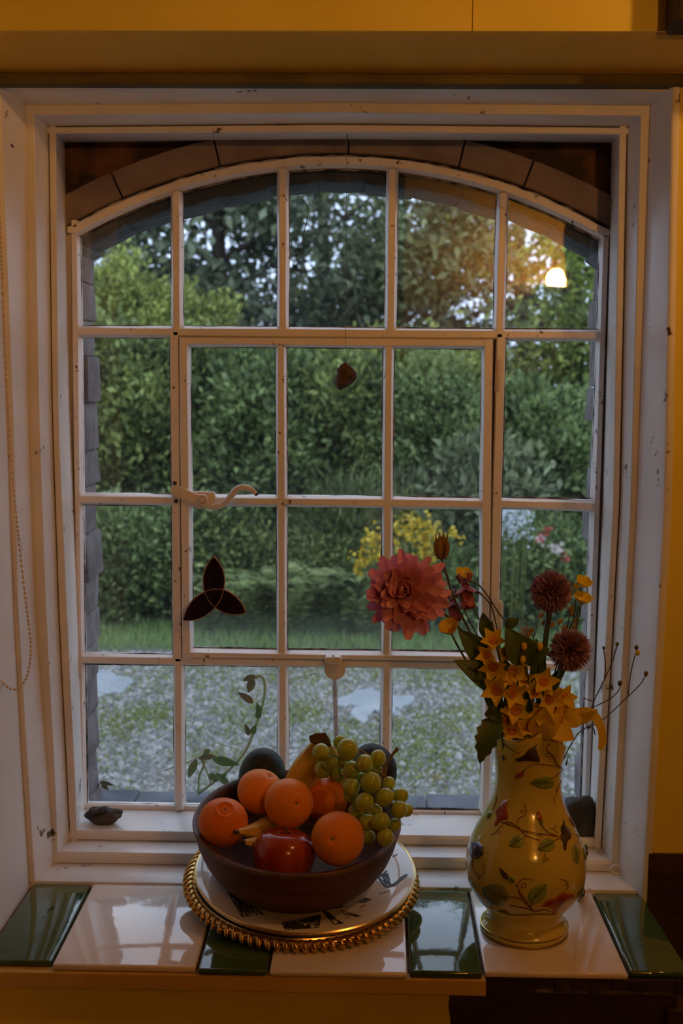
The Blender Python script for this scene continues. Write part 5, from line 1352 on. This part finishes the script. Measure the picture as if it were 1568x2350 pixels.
for px, py, r, n in ((345, 1640, .10, 800), (265, 1668, .13, 700), (220, 1600, .10, 300), (690, 1640, .10, 600), (720, 1560, .15, 400), (640, 1545, .12, 400), (1010, 1660, .2, 500), (960, 1720, .25, 700), (1000, 1770, .2, 500), (900, 1700, .2, 400),
                     (540, 1600, .2, 300), (500, 1690, .2, 300), (1060, 1560, .15, 500), (1030, 1530, .2, 600), (1080, 1640, .1, 400), (300, 1560, .15, 200), (380, 1530, .2, 200), (470, 1540, .2, 250), (850, 1530, .2, 300), (760, 1700, .15, 300), (560, 1650, .1, 200), (1330, 1560, .2, 400), (1330, 1640, .2, 400)):
    g = G0(px, py); bx += list(g.x+RNG.normal(size=n)*r*.6); by += list(g.y+RNG.normal(size=n)*r)
for _ in range(120):
    gx_, gy_, gr = RNG.uniform(-1.7, 2.2), RNG.uniform(2.1, 4.75), RNG.uniform(.04, .16)
    bx += list(gx_+RNG.normal(size=70)*gr); by += list(gy_+RNG.normal(size=70)*gr)
bx += list(RNG.uniform(-2, 2.4, 3000)); by += list(RNG.uniform(2.0, 4.8, 3000))
blades('moss_tufts', yard, np.array(bx), np.array(by), len(bx), .006, .026, .012, lean=.9)
WATER = mat('puddle_water', (.36, .385, .41), .05, (.44, .465, .49), 3, .05, 25, spec=1.0, bdist=.004)  # pale grey base carries the sky's reflection in the colour
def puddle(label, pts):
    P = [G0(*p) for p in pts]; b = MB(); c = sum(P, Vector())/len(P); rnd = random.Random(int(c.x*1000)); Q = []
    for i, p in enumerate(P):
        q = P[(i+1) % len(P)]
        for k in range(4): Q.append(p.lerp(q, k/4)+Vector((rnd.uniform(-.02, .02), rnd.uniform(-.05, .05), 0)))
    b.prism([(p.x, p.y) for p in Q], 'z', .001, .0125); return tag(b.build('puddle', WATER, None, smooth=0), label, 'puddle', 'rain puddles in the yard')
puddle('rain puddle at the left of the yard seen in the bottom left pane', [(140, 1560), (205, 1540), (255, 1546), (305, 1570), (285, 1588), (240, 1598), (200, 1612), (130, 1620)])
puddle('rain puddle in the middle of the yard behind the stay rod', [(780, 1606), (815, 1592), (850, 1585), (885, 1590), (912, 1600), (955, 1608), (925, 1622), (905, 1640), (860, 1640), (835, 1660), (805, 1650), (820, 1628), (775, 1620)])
lawn = setting('lawn', 'strip of rough grass between yard and shrubs', (0, 5.2, 0))
MB().box(-6, 7, 4.88, 6.2, -.2, -.002).build('earth', mat('lawn_earth', (.045, .06, .02), .9, (.07, .09, .03), 8), lawn, smooth=0)
MB().box(-14, 16, 6.2, 40, -.2, -.003).build('far_earth', mat('garden_earth', (.03, .035, .018), .9, (.05, .055, .028), 4), lawn, smooth=0)
GRASS = mat('lawn_grass', (.15, .26, .05), .6, (.30, .42, .11), 1, attr=True, trans=.3)
n = 40000; blades('grass', lawn, RNG.uniform(-4.6, 5.2, n), 4.75+RNG.random(n)**1.2*1.3, n, .03, .11, .006, 0, GRASS, .35)

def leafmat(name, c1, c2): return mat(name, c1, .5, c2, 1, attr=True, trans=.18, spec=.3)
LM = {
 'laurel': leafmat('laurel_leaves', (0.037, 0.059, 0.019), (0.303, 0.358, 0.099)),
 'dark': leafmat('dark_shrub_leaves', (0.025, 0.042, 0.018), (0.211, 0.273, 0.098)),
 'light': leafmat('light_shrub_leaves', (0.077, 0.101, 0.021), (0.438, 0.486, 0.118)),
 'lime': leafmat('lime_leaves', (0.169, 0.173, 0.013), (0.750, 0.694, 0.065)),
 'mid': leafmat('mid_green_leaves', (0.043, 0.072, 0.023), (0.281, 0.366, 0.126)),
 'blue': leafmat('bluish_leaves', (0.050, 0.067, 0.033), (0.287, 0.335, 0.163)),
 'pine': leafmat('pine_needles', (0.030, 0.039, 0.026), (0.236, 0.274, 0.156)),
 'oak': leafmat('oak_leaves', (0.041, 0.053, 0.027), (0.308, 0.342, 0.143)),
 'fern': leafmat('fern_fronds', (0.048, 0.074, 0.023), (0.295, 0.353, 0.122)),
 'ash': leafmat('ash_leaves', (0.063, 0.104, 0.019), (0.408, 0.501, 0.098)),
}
BARK = mat('tree_bark', (.03, .022, .016), .9, (.06, .045, .033), 12, .8, 20, bdist=.02)
CORE = mat('shaded_inner_growth', (.012, .018, .010), 1.0, (.02, .028, .014), 4)  # near-black core, shade between the leaves put into its colour
def shrub(name, label, box, D, m, nl, lsize, depth=.5, group=None, core=.74, clump=.075, cat='shrub', per=26, up=.35, cluster_keep=1.0, wl=.5):
    """box = pixel rectangle of the crown (x0, top, x1, bottom) at distance D"""
    x0, y0, x1, y1 = box
    a = at(x0, (y0+y1)/2, D); b_ = at(x1, (y0+y1)/2, D); tp = at((x0+x1)/2, y0, D).z; bt = max(0, at((x0+x1)/2, y1, D).z)
    cx = (a.x+b_.x)/2; rx = abs(b_.x-a.x)/2; rz = (tp-bt)/2; cz = (tp+bt)/2; cy = D-2+depth
    t = thing(name, label, cat, (cx, cy, 0), group)
    nl = int(nl*1.45); nc = int(nl/per)
    v = RNG.normal(size=(nc*2, 3)); v[:, 1] -= .35; v /= np.linalg.norm(v, axis=1, keepdims=True)
    v = v[v[:, 1] < .55][:nc]; nc = len(v)
    lump = 1+.13*np.sin(v[:, 0]*5+cx*3)*np.cos(v[:, 2]*6+cx)+.08*np.sin(v[:, 0]*13+v[:, 2]*9)
    bump = np.sin(v[:, 0]*rx*9+cx*5)*np.sin(v[:, 2]*rz*8+cx*3)+.7*np.sin(v[:, 0]*rx*17+v[:, 2]*rz*13)*np.cos(v[:, 2]*rz*19)
    rad = lump*(RNG.uniform(.84, 1.02, nc)+.10*np.clip(bump, -1.3, 1.3))
    cc = np.array([cx, cy, cz])+v*rad[:, None]*np.array([rx, depth, rz])
    lsize = lsize*.88; sun = np.clip(.45+.22*bump+.24*RNG.normal(size=nc), 0, 1)  # bulges paler, hollows darker: light painted into the leaf tone
    P = np.repeat(cc, per, 0)+RNG.normal(size=(nc*per, 3))*clump*np.array([1, 1, .75]); P[:, 2] = np.maximum(P[:, 2], .01)
    Dr = np.repeat(v, per, 0)*.9+RNG.normal(size=(nc*per, 3))*.75; Dr[:, 2] += up
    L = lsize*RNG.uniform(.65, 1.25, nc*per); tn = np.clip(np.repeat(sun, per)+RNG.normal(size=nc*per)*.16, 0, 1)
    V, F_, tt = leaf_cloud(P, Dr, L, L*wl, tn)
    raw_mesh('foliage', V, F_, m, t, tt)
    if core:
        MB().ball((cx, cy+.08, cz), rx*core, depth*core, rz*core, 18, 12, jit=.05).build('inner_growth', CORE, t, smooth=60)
    st = MB(); r_ = random.Random(int(cx*77))
    for k in range(3): st.tube([(cx+r_.uniform(-.1, .1)*rx, cy, -.02), (cx+r_.uniform(-.2, .2)*rx, cy, cz*.5), (cx+r_.uniform(-.5, .5)*rx, cy, cz)], [.022, .016, .008], 6)
    st.build('stems', BARK, t)
    return t
# hedge and shrubs, left to right, front to back
shrub('bay_shrub', 'tall pale green rounded shrub at the far left behind the laurel', (120, 628, 420, 1150), 9.3, LM['light'], 15000, .075, .6)
shrub('bay_shrub', 'smaller pale green shrub top just right of the first glazing bar', (400, 690, 520, 1100), 9.6, LM['light'], 7000, .070, .5)
shrub('laurel_hedge', 'big dark laurel bush filling the left middle pane', (60, 765, 470, 1400), 8.2, LM['laurel'], 30000, .085, .7)
shrub('laurel_hedge', 'fresh green laurel bush behind the latch and sun catcher', (395, 790, 720, 1400), 8.35, LM['mid'], 24000, .080, .65)
shrub('laurel_hedge', 'dark laurel bush behind the hanging stone', (640, 822, 930, 1380), 8.6, LM['laurel'], 20000, .075, .6)
shrub('laurel_hedge', 'dense green bush behind the middle right panes', (850, 860, 1160, 1400), 8.4, LM['mid'], 24000, .065, .65)
shrub('hedge_top', 'yellowish green bush top behind the middle right panes', (660, 780, 1130, 1100), 9.6, LM['light'], 17000, .070, .6)
shrub('side_shrub', 'loose green shrub behind the right middle pane', (1090, 905, 1420, 1400), 8.3, LM['mid'], 22000, .085, .65)
shrub('side_shrub', 'broad leaved plant at the foot of the right middle pane', (1010, 1050, 1240, 1330), 7.75, LM['blue'], 6500, .10, .4, core=.7)
# lower border
shrub('border_shrub', 'bright green low shrub in the left lower pane', (110, 1195, 410, 1490), 7.35, LM['mid'], 13000, .065, .4)
shrub('border_shrub', 'dark low shrub between left shrub and clipped hedge', (330, 1180, 560, 1470), 7.6, LM['laurel'], 10000, .065, .4)
shrub('clipped_hedge', 'low flat topped clipped hedge under the middle panes', (470, 1262, 900, 1600), 7.65, LM['laurel'], 17000, .040, .34, clump=.07)
shrub('border_shrub', 'low leafy shrub right below the pink dahlia', (860, 1300, 1140, 1500), 7.3, LM['mid'], 11000, .055, .36)
shrub('border_shrub', 'leafy green shrub behind the chive heads', (1110, 1230, 1420, 1500), 7.3, LM['mid'], 15000, .060, .4)
shrub('golden_shrub', 'bright lime yellow shrub above the dahlia', (930, 1150, 1120, 1330), 7.95, LM['lime'], 8000, .045, .35)
shrub('grassy_clump', 'bluish grassy clump behind the low hedge', (690, 1120, 900, 1330), 8.0, LM['fern'], 3500, .11, .35, core=.7, wl=.12, up=1.2)
shrub('grassy_clump', 'bluish spiky clump over the dahlia', (890, 1110, 1000, 1250), 8.1, LM['blue'], 1800, .11, .3, core=.6, wl=.12, up=1.2)
# ferns at the hedge foot
def fern(label, px, py, D, n, L):
    c = at(px, py, D); c.z = 0.02; t = thing('fern', label, 'fern', c, 'ferns at the foot of the hedge'); Ps, Ds, Ls, Ts = [], [], [], []
    for k in range(n):
        a = RNG.uniform(0, 6.28); ln = L*RNG.uniform(.7, 1.1); tone = RNG.random()
        for i in range(22):
            s = i/21; r = ln*s*.85; z = .06+ln*.75*math.sin(s*2.0)
            p = (c.x+r*math.cos(a), c.y+r*math.sin(a)*.7, z)
            for sgn in (-1, 1):
                Ps.append(p); Ds.append((-math.sin(a)*sgn+.4*math.cos(a), math.cos(a)*sgn+.4*math.sin(a), .1)); Ls.append(.11*math.sin(PI*min(1, s*.9+.12))+.01); Ts.append(min(1, max(0, tone+RNG.normal()*.1)))
    V, F_, tt = leaf_cloud(np.array(Ps), np.array(Ds), np.array(Ls), np.array(Ls)*.28, np.array(Ts), .1)
    raw_mesh('fronds', V, F_, LM['fern'], t, tt)
for px, D, L, lab in ((560, 7.15, .42, 'leftmost fern by the sun catcher'), (680, 7.1, .46, 'fern left of the third glazing bar'), (780, 7.15, .50, 'fern in the middle of the hedge foot'), (850, 7.05, .42, 'fern nearest the dahlia'), (480, 7.1, .36, 'small fern by the left casement stile')):
    fern(lab, px, 1440, D, 22, L)
# flowering plants
def blooms(label, name, cat, spots, D, m, r, spread, per, stem_z, group=None):
    c = at(spots[0][0], spots[0][1], D); t = thing(name, label, cat, (c.x, c.y, 0), group); V, Fc, k = [], [], 0; st = MB()
    for k_, (px, py) in enumerate(spots):
        c = at(px, py, D)
        if k_ % 6 == 0: st.tube([(c.x, c.y+.15, -.01), (c.x, c.y+.05, c.z*.5), (c.x, c.y, c.z)], .004, 5)
        P = np.array(c)+RNG.normal(size=(per, 3))*np.array(spread); Dn = RNG.normal(size=(per, 3)); Dn[:, 1] -= 1
        v, f, _ = leaf_cloud(P, Dn, np.full(per, r), np.full(per, r*.9), np.zeros(per)); V.append(v); Fc.append(f+k); k += len(v)
    raw_mesh('blooms', np.concatenate(V), np.concatenate(Fc), m, t)
    st.build('stems', LM['mid'] if False else MOSS, t)
YB_ = mat('garden_yellow_bloom', (.62, .44, .02), .5, (.72, .55, .05), 20, trans=.3); WB_ = mat('garden_white_bloom', (.62, .66, .68), .6, trans=.3); RB_ = mat('garden_red_bloom', (.45, .06, .05), .5, trans=.3); PB_ = mat('garden_pale_bloom', (.62, .52, .48), .5, trans=.3)
rr = random.Random(2)
blooms('spires of yellow flowers left of the dahlia', 'garden_loosestrife', 'flowers', [(x+rr.uniform(-5, 5), y+rr.uniform(-5, 5)) for x, y0, y1 in ((820, 1265, 1330), (835, 1255, 1310), (858, 1215, 1295), (862, 1225, 1260), (880, 1250, 1300)) for y in range(y0, y1, 12)], 7.25, YB_, .036, (.02, .02, .02), 7, .3, 'spires of yellow garden flowers')
blooms('spires of yellow flowers above and behind the dahlia', 'garden_loosestrife', 'flowers', [(x+rr.uniform(-7, 7), y+rr.uniform(-7, 7)) for x, y0, y1 in ((915, 1200, 1245), (935, 1185, 1250), (955, 1195, 1260), (972, 1200, 1290), (985, 1225, 1300), (1000, 1210, 1290), (905, 1230, 1260), (1040, 1215, 1240)) for y in range(y0, y1, 13)], 7.3, YB_, .036, (.025, .02, .02), 7, .3, 'spires of yellow garden flowers')
blooms('cloud of small white flowers in the right lower pane', 'white_flowers', 'flowers', [(1150+rr.random()*62, 1165+rr.random()*70) for _ in range(46)], 7.1, WB_, .024, (.03, .03, .03), 7, .3)
blooms('red and pale roses at the right of the border', 'red_roses', 'flowers', [(1253, 1222), (1260, 1217), (1248, 1228)], 6.9, RB_, .020, (.010, .010, .010), 9, .3)
blooms('single faint pink roses low in the right border', 'pink_roses', 'flowers', [(1300, 1282), (1240, 1238), (1303, 1278)], 6.85, RB_, .022, (.012, .012, .012), 8, .3)
blooms('pale rose at the right of the border', 'pale_rose', 'flowers', [(1270, 1256), (1277, 1260), (1236, 1235)], 6.9, PB_, .032, (.016, .012, .010), 12, .3)

# trees
def tree(label, px, D, z0, z1, rx, m, nl, lsize, trunk=.16, group='trees beyond the garden', clump=.22, per=30, ncl=None, trunkpts=None, keep=.25, name='tree', droop=0):
    nl = int(nl*.62); c = at(px, 870, D); cx, cy = c.x, D-2; t = thing(name, label, 'tree', (cx, cy, 0), group)
    nc = int(nl/per); v = RNG.normal(size=(nc, 3)); v /= np.linalg.norm(v, axis=1, keepdims=True)
    rad = RNG.uniform(.25, 1, nc)**.5; cz = (z0+z1)/2; rz = (z1-z0)/2
    cc = np.array([cx, cy, cz])+v*rad[:, None]*np.array([rx, rx*.7, rz])
    # open gaps between boughs
    h = .8*np.sin(cc[:, 0]*2.3+px)*np.cos(cc[:, 2]*2.6+px*.7)+np.sin(cc[:, 0]*5.6+cc[:, 2]*3.9)*np.cos(cc[:, 2]*6.3+px)
    kp = h > (-.80+keep*1.75); cc = cc[kp]; nc = len(cc)
    P = np.repeat(cc, per, 0)+RNG.normal(size=(nc*per, 3))*clump*np.array([1.25, 1, .6]); Dr = RNG.normal(size=(nc*per, 3)); Dr[:, 2] -= droop
    L = lsize*RNG.uniform(.6, 1.3, nc*per); tn = np.clip(np.repeat(RNG.normal(.45, .22, nc), per)+RNG.normal(size=nc*per)*.15, 0, 1)
    V, F_, tt = leaf_cloud(P, Dr, L, L*.5, tn); raw_mesh('foliage', V, F_, m, t, tt)
    tr = MB(); r_ = random.Random(px)
    tp = trunkpts or [(cx, cy, -.1), (cx+.1, cy, cz*.5), (cx-.05, cy, cz), (cx+.1, cy, z1*.92)]
    tr.tube(smooth_path([Vector(p) for p in tp], 12), [trunk*(1-.6*i/12) for i in range(13)], 9)
    for k in range(9):
        zb_ = z0*.7+(z1-z0)*.75*k/9; a = r_.uniform(0, 6.28); l = rx*r_.uniform(.5, .9)
        tr.tube([(cx, cy, zb_), (cx+l*.5*math.cos(a), cy+l*.4*math.sin(a), zb_+.25), (cx+l*math.cos(a), cy+l*.6*math.sin(a), zb_+.6)], [trunk*.35, trunk*.22, .02], 6)
    tr.build('trunk', BARK, t)
    return t
tree('dark conifer at the far left with sky between its boughs', 190, 17, 1.2, 6.0, 1.5, LM['pine'], 15000, .17, keep=.54, droop=.5, per=70, clump=.26)
tree('broad dark evergreen behind the second column of panes', 510, 16, .9, 6.0, 1.65, LM['pine'], 30000, .17, keep=.40, droop=.5, per=70, clump=.26)
tree('dark tree behind the thread of the hanging stone', 745, 19, 1.0, 6.6, 1.35, LM['oak'], 16000, .18, keep=.52, per=70, clump=.28)
tree('thick oak behind the fourth column of panes', 1010, 16.5, 1.0, 4.15, 1.35, LM['oak'], 22000, .16, keep=.36, per=70, clump=.25)
tree('taller thin tree standing over the oak', 900, 21, 2.0, 6.8, 1.9, LM['oak'], 9000, .19, keep=.62, per=60, clump=.30)
tree('sparse tree in the upper right where the lamp is mirrored', 1190, 20, 1.4, 6.0, 1.0, LM['oak'], 6000, .17, keep=.6, per=60, clump=.26)
tree('far tree whose trunk shows in the upper right pane', 1293, 13.5, 2.5, 6.0, 1.1, LM['ash'], 4200, .12, trunk=.17, keep=.58, name='ash_tree', per=60, clump=.24)
tree('light green young tree at the right edge of the view', 1420, 11.5, 1.2, 3.9, .62, LM['ash'], 9000, .10, trunk=.05, keep=.3, name='ash_tree')
tree('pale green low tree behind the right middle pane', 1330, 12, 1.45, 2.45, .50, LM['light'], 4200, .09, trunk=.05, keep=.35, name='ash_tree')
tree('distant dark wood closing the view low on the left', 380, 24, .3, 2.7, 4.2, LM['oak'], 20000, .2, keep=.15, clump=.3)
tree('distant dark wood closing the view low on the right', 900, 26, .3, 2.7, 4.6, LM['oak'], 20000, .2, keep=.15, clump=.3)

# climbing shoot outside the lower panes
VINEM = mat('vine_shoot', (.30, .42, .12), .5, (.38, .34, .14), 30, trans=.15); VLEAF = mat('vine_leaf', (.16, .25, .05), .5, (.22, .30, .08), 40, trans=.4); VRED = mat('young_vine_leaf', (.22, .15, .07), .5, (.18, .20, .07), 40, trans=.35)
vn = thing('climbing_shoot', 'green climbing shoot arching up outside the second lower pane', 'vine', at(455, 1830, 2.14))
VDp = 2.13
stalk(vn, [at(x, y, VDp) for x, y in ((455, 1822), (490, 1795), (530, 1762), (560, 1728), (578, 1690), (592, 1650), (604, 1610), (608, 1580), (606, 1560), (596, 1550), (584, 1556))], .0030, VINEM, n=36)
stalk(vn, [at(x, y, VDp) for x, y in ((455, 1822), (458, 1780), (470, 1750), (462, 1742), (455, 1740))], .0022, VINEM); stalk(vn, [at(x, y, VDp) for x, y in ((485, 1800), (475, 1770), (462, 1745))], .0018, VINEM)
stalk(vn, [at(x, y, VDp) for x, y in ((560, 1725), (530, 1715), (500, 1705), (480, 1690), (465, 1665))], .0007, VINEM); stalk(vn, [at(x, y, VDp) for x, y in ((545, 1712), (530, 1700), (555, 1682), (560, 1665))], .0006, VINEM)
stalk(vn, [at(x, y, VDp) for x, y in ((375, 1770), (405, 1757), (440, 1745), (470, 1730))], .0012, VINEM)
for a, b, w, m in (((582, 1556), (570, 1590), .016, VRED), ((588, 1552), (556, 1562), .012, VRED), ((582, 1614), (545, 1588), .013, VRED), ((596, 1640), (590, 1612), .012, VLEAF), ((592, 1650), (594, 1625), .012, VLEAF), ((572, 1688), (562, 1660), .010, VRED), ((578, 1685), (588, 1662), .012, VLEAF),
                   ((458, 1740), (497, 1735), .012, VRED), ((487, 1742), (550, 1756), .017, VLEAF), ((480, 1775), (500, 1795), .013, VLEAF), ((495, 1775), (530, 1805), .014, VLEAF), ((452, 1742), (432, 1785), .015, VLEAF), ((482, 1720), (466, 1732), .010, VLEAF), ((505, 1790), (520, 1775), .010, VLEAF)):
    leaf_part(vn, at(*a, VDp-.002), at(*b, VDp-.006), w, (.1, -.9, .35), m, 'leaf', .12, .05)
lb = thing('creeping_shoot', 'small leafy shoot on the slates outside the bottom left pane', 'vine', at(232, 1822, 2.12))
for a, b in (((228, 1795), (262, 1802)), ((232, 1800), (250, 1812)), ((228, 1798), (215, 1812))): leaf_part(lb, at(*a, 2.125), at(*b, 2.12), .008, (0, -.9, .4), VRED, 'leaf')
stalk(lb, [at(222, 1835, 2.13), at(226, 1810, 2.126), at(230, 1796, 2.124)], .001, VINEM)

# the border carries on outside the photograph
shrub('outer_hedge', 'hedge carrying on out of view to the right, nearer part', (1400, 860, 1900, 1480), 8.4, LM['mid'], 16000, .09, .65)
shrub('outer_hedge', 'hedge carrying on out of view to the right, farther part', (1850, 840, 2450, 1480), 8.8, LM['laurel'], 14000, .10, .7)
shrub('outer_hedge', 'hedge carrying on out of view to the left, nearer part', (-420, 760, 110, 1480), 8.5, LM['laurel'], 15000, .09, .7)
shrub('outer_hedge', 'hedge carrying on out of view to the left, farther part', (-1000, 740, -380, 1480), 9.0, LM['mid'], 13000, .10, .7)
tree('oak out of view to the right of the window', 1850, 17, 1.0, 5.8, 1.9, LM['oak'], 16000, .17, keep=.4, per=60, clump=.26)
tree('oak out of view farther to the right of the window', 2450, 17, 1.0, 5.4, 2.0, LM['oak'], 14000, .18, keep=.4, per=60, clump=.26)
tree('conifer out of view to the left of the window', -350, 17, 1.0, 6.0, 1.9, LM['pine'], 16000, .17, keep=.4, per=60, clump=.26)
tree('distant dark wood closing the view beyond the right jamb', 2000, 25, .3, 2.7, 5.0, LM['oak'], 20000, .2, keep=.15, clump=.3)
tree('distant dark wood closing the view beyond the left jamb', -600, 25, .3, 2.7, 4.6, LM['oak'], 20000, .2, keep=.15, clump=.3)
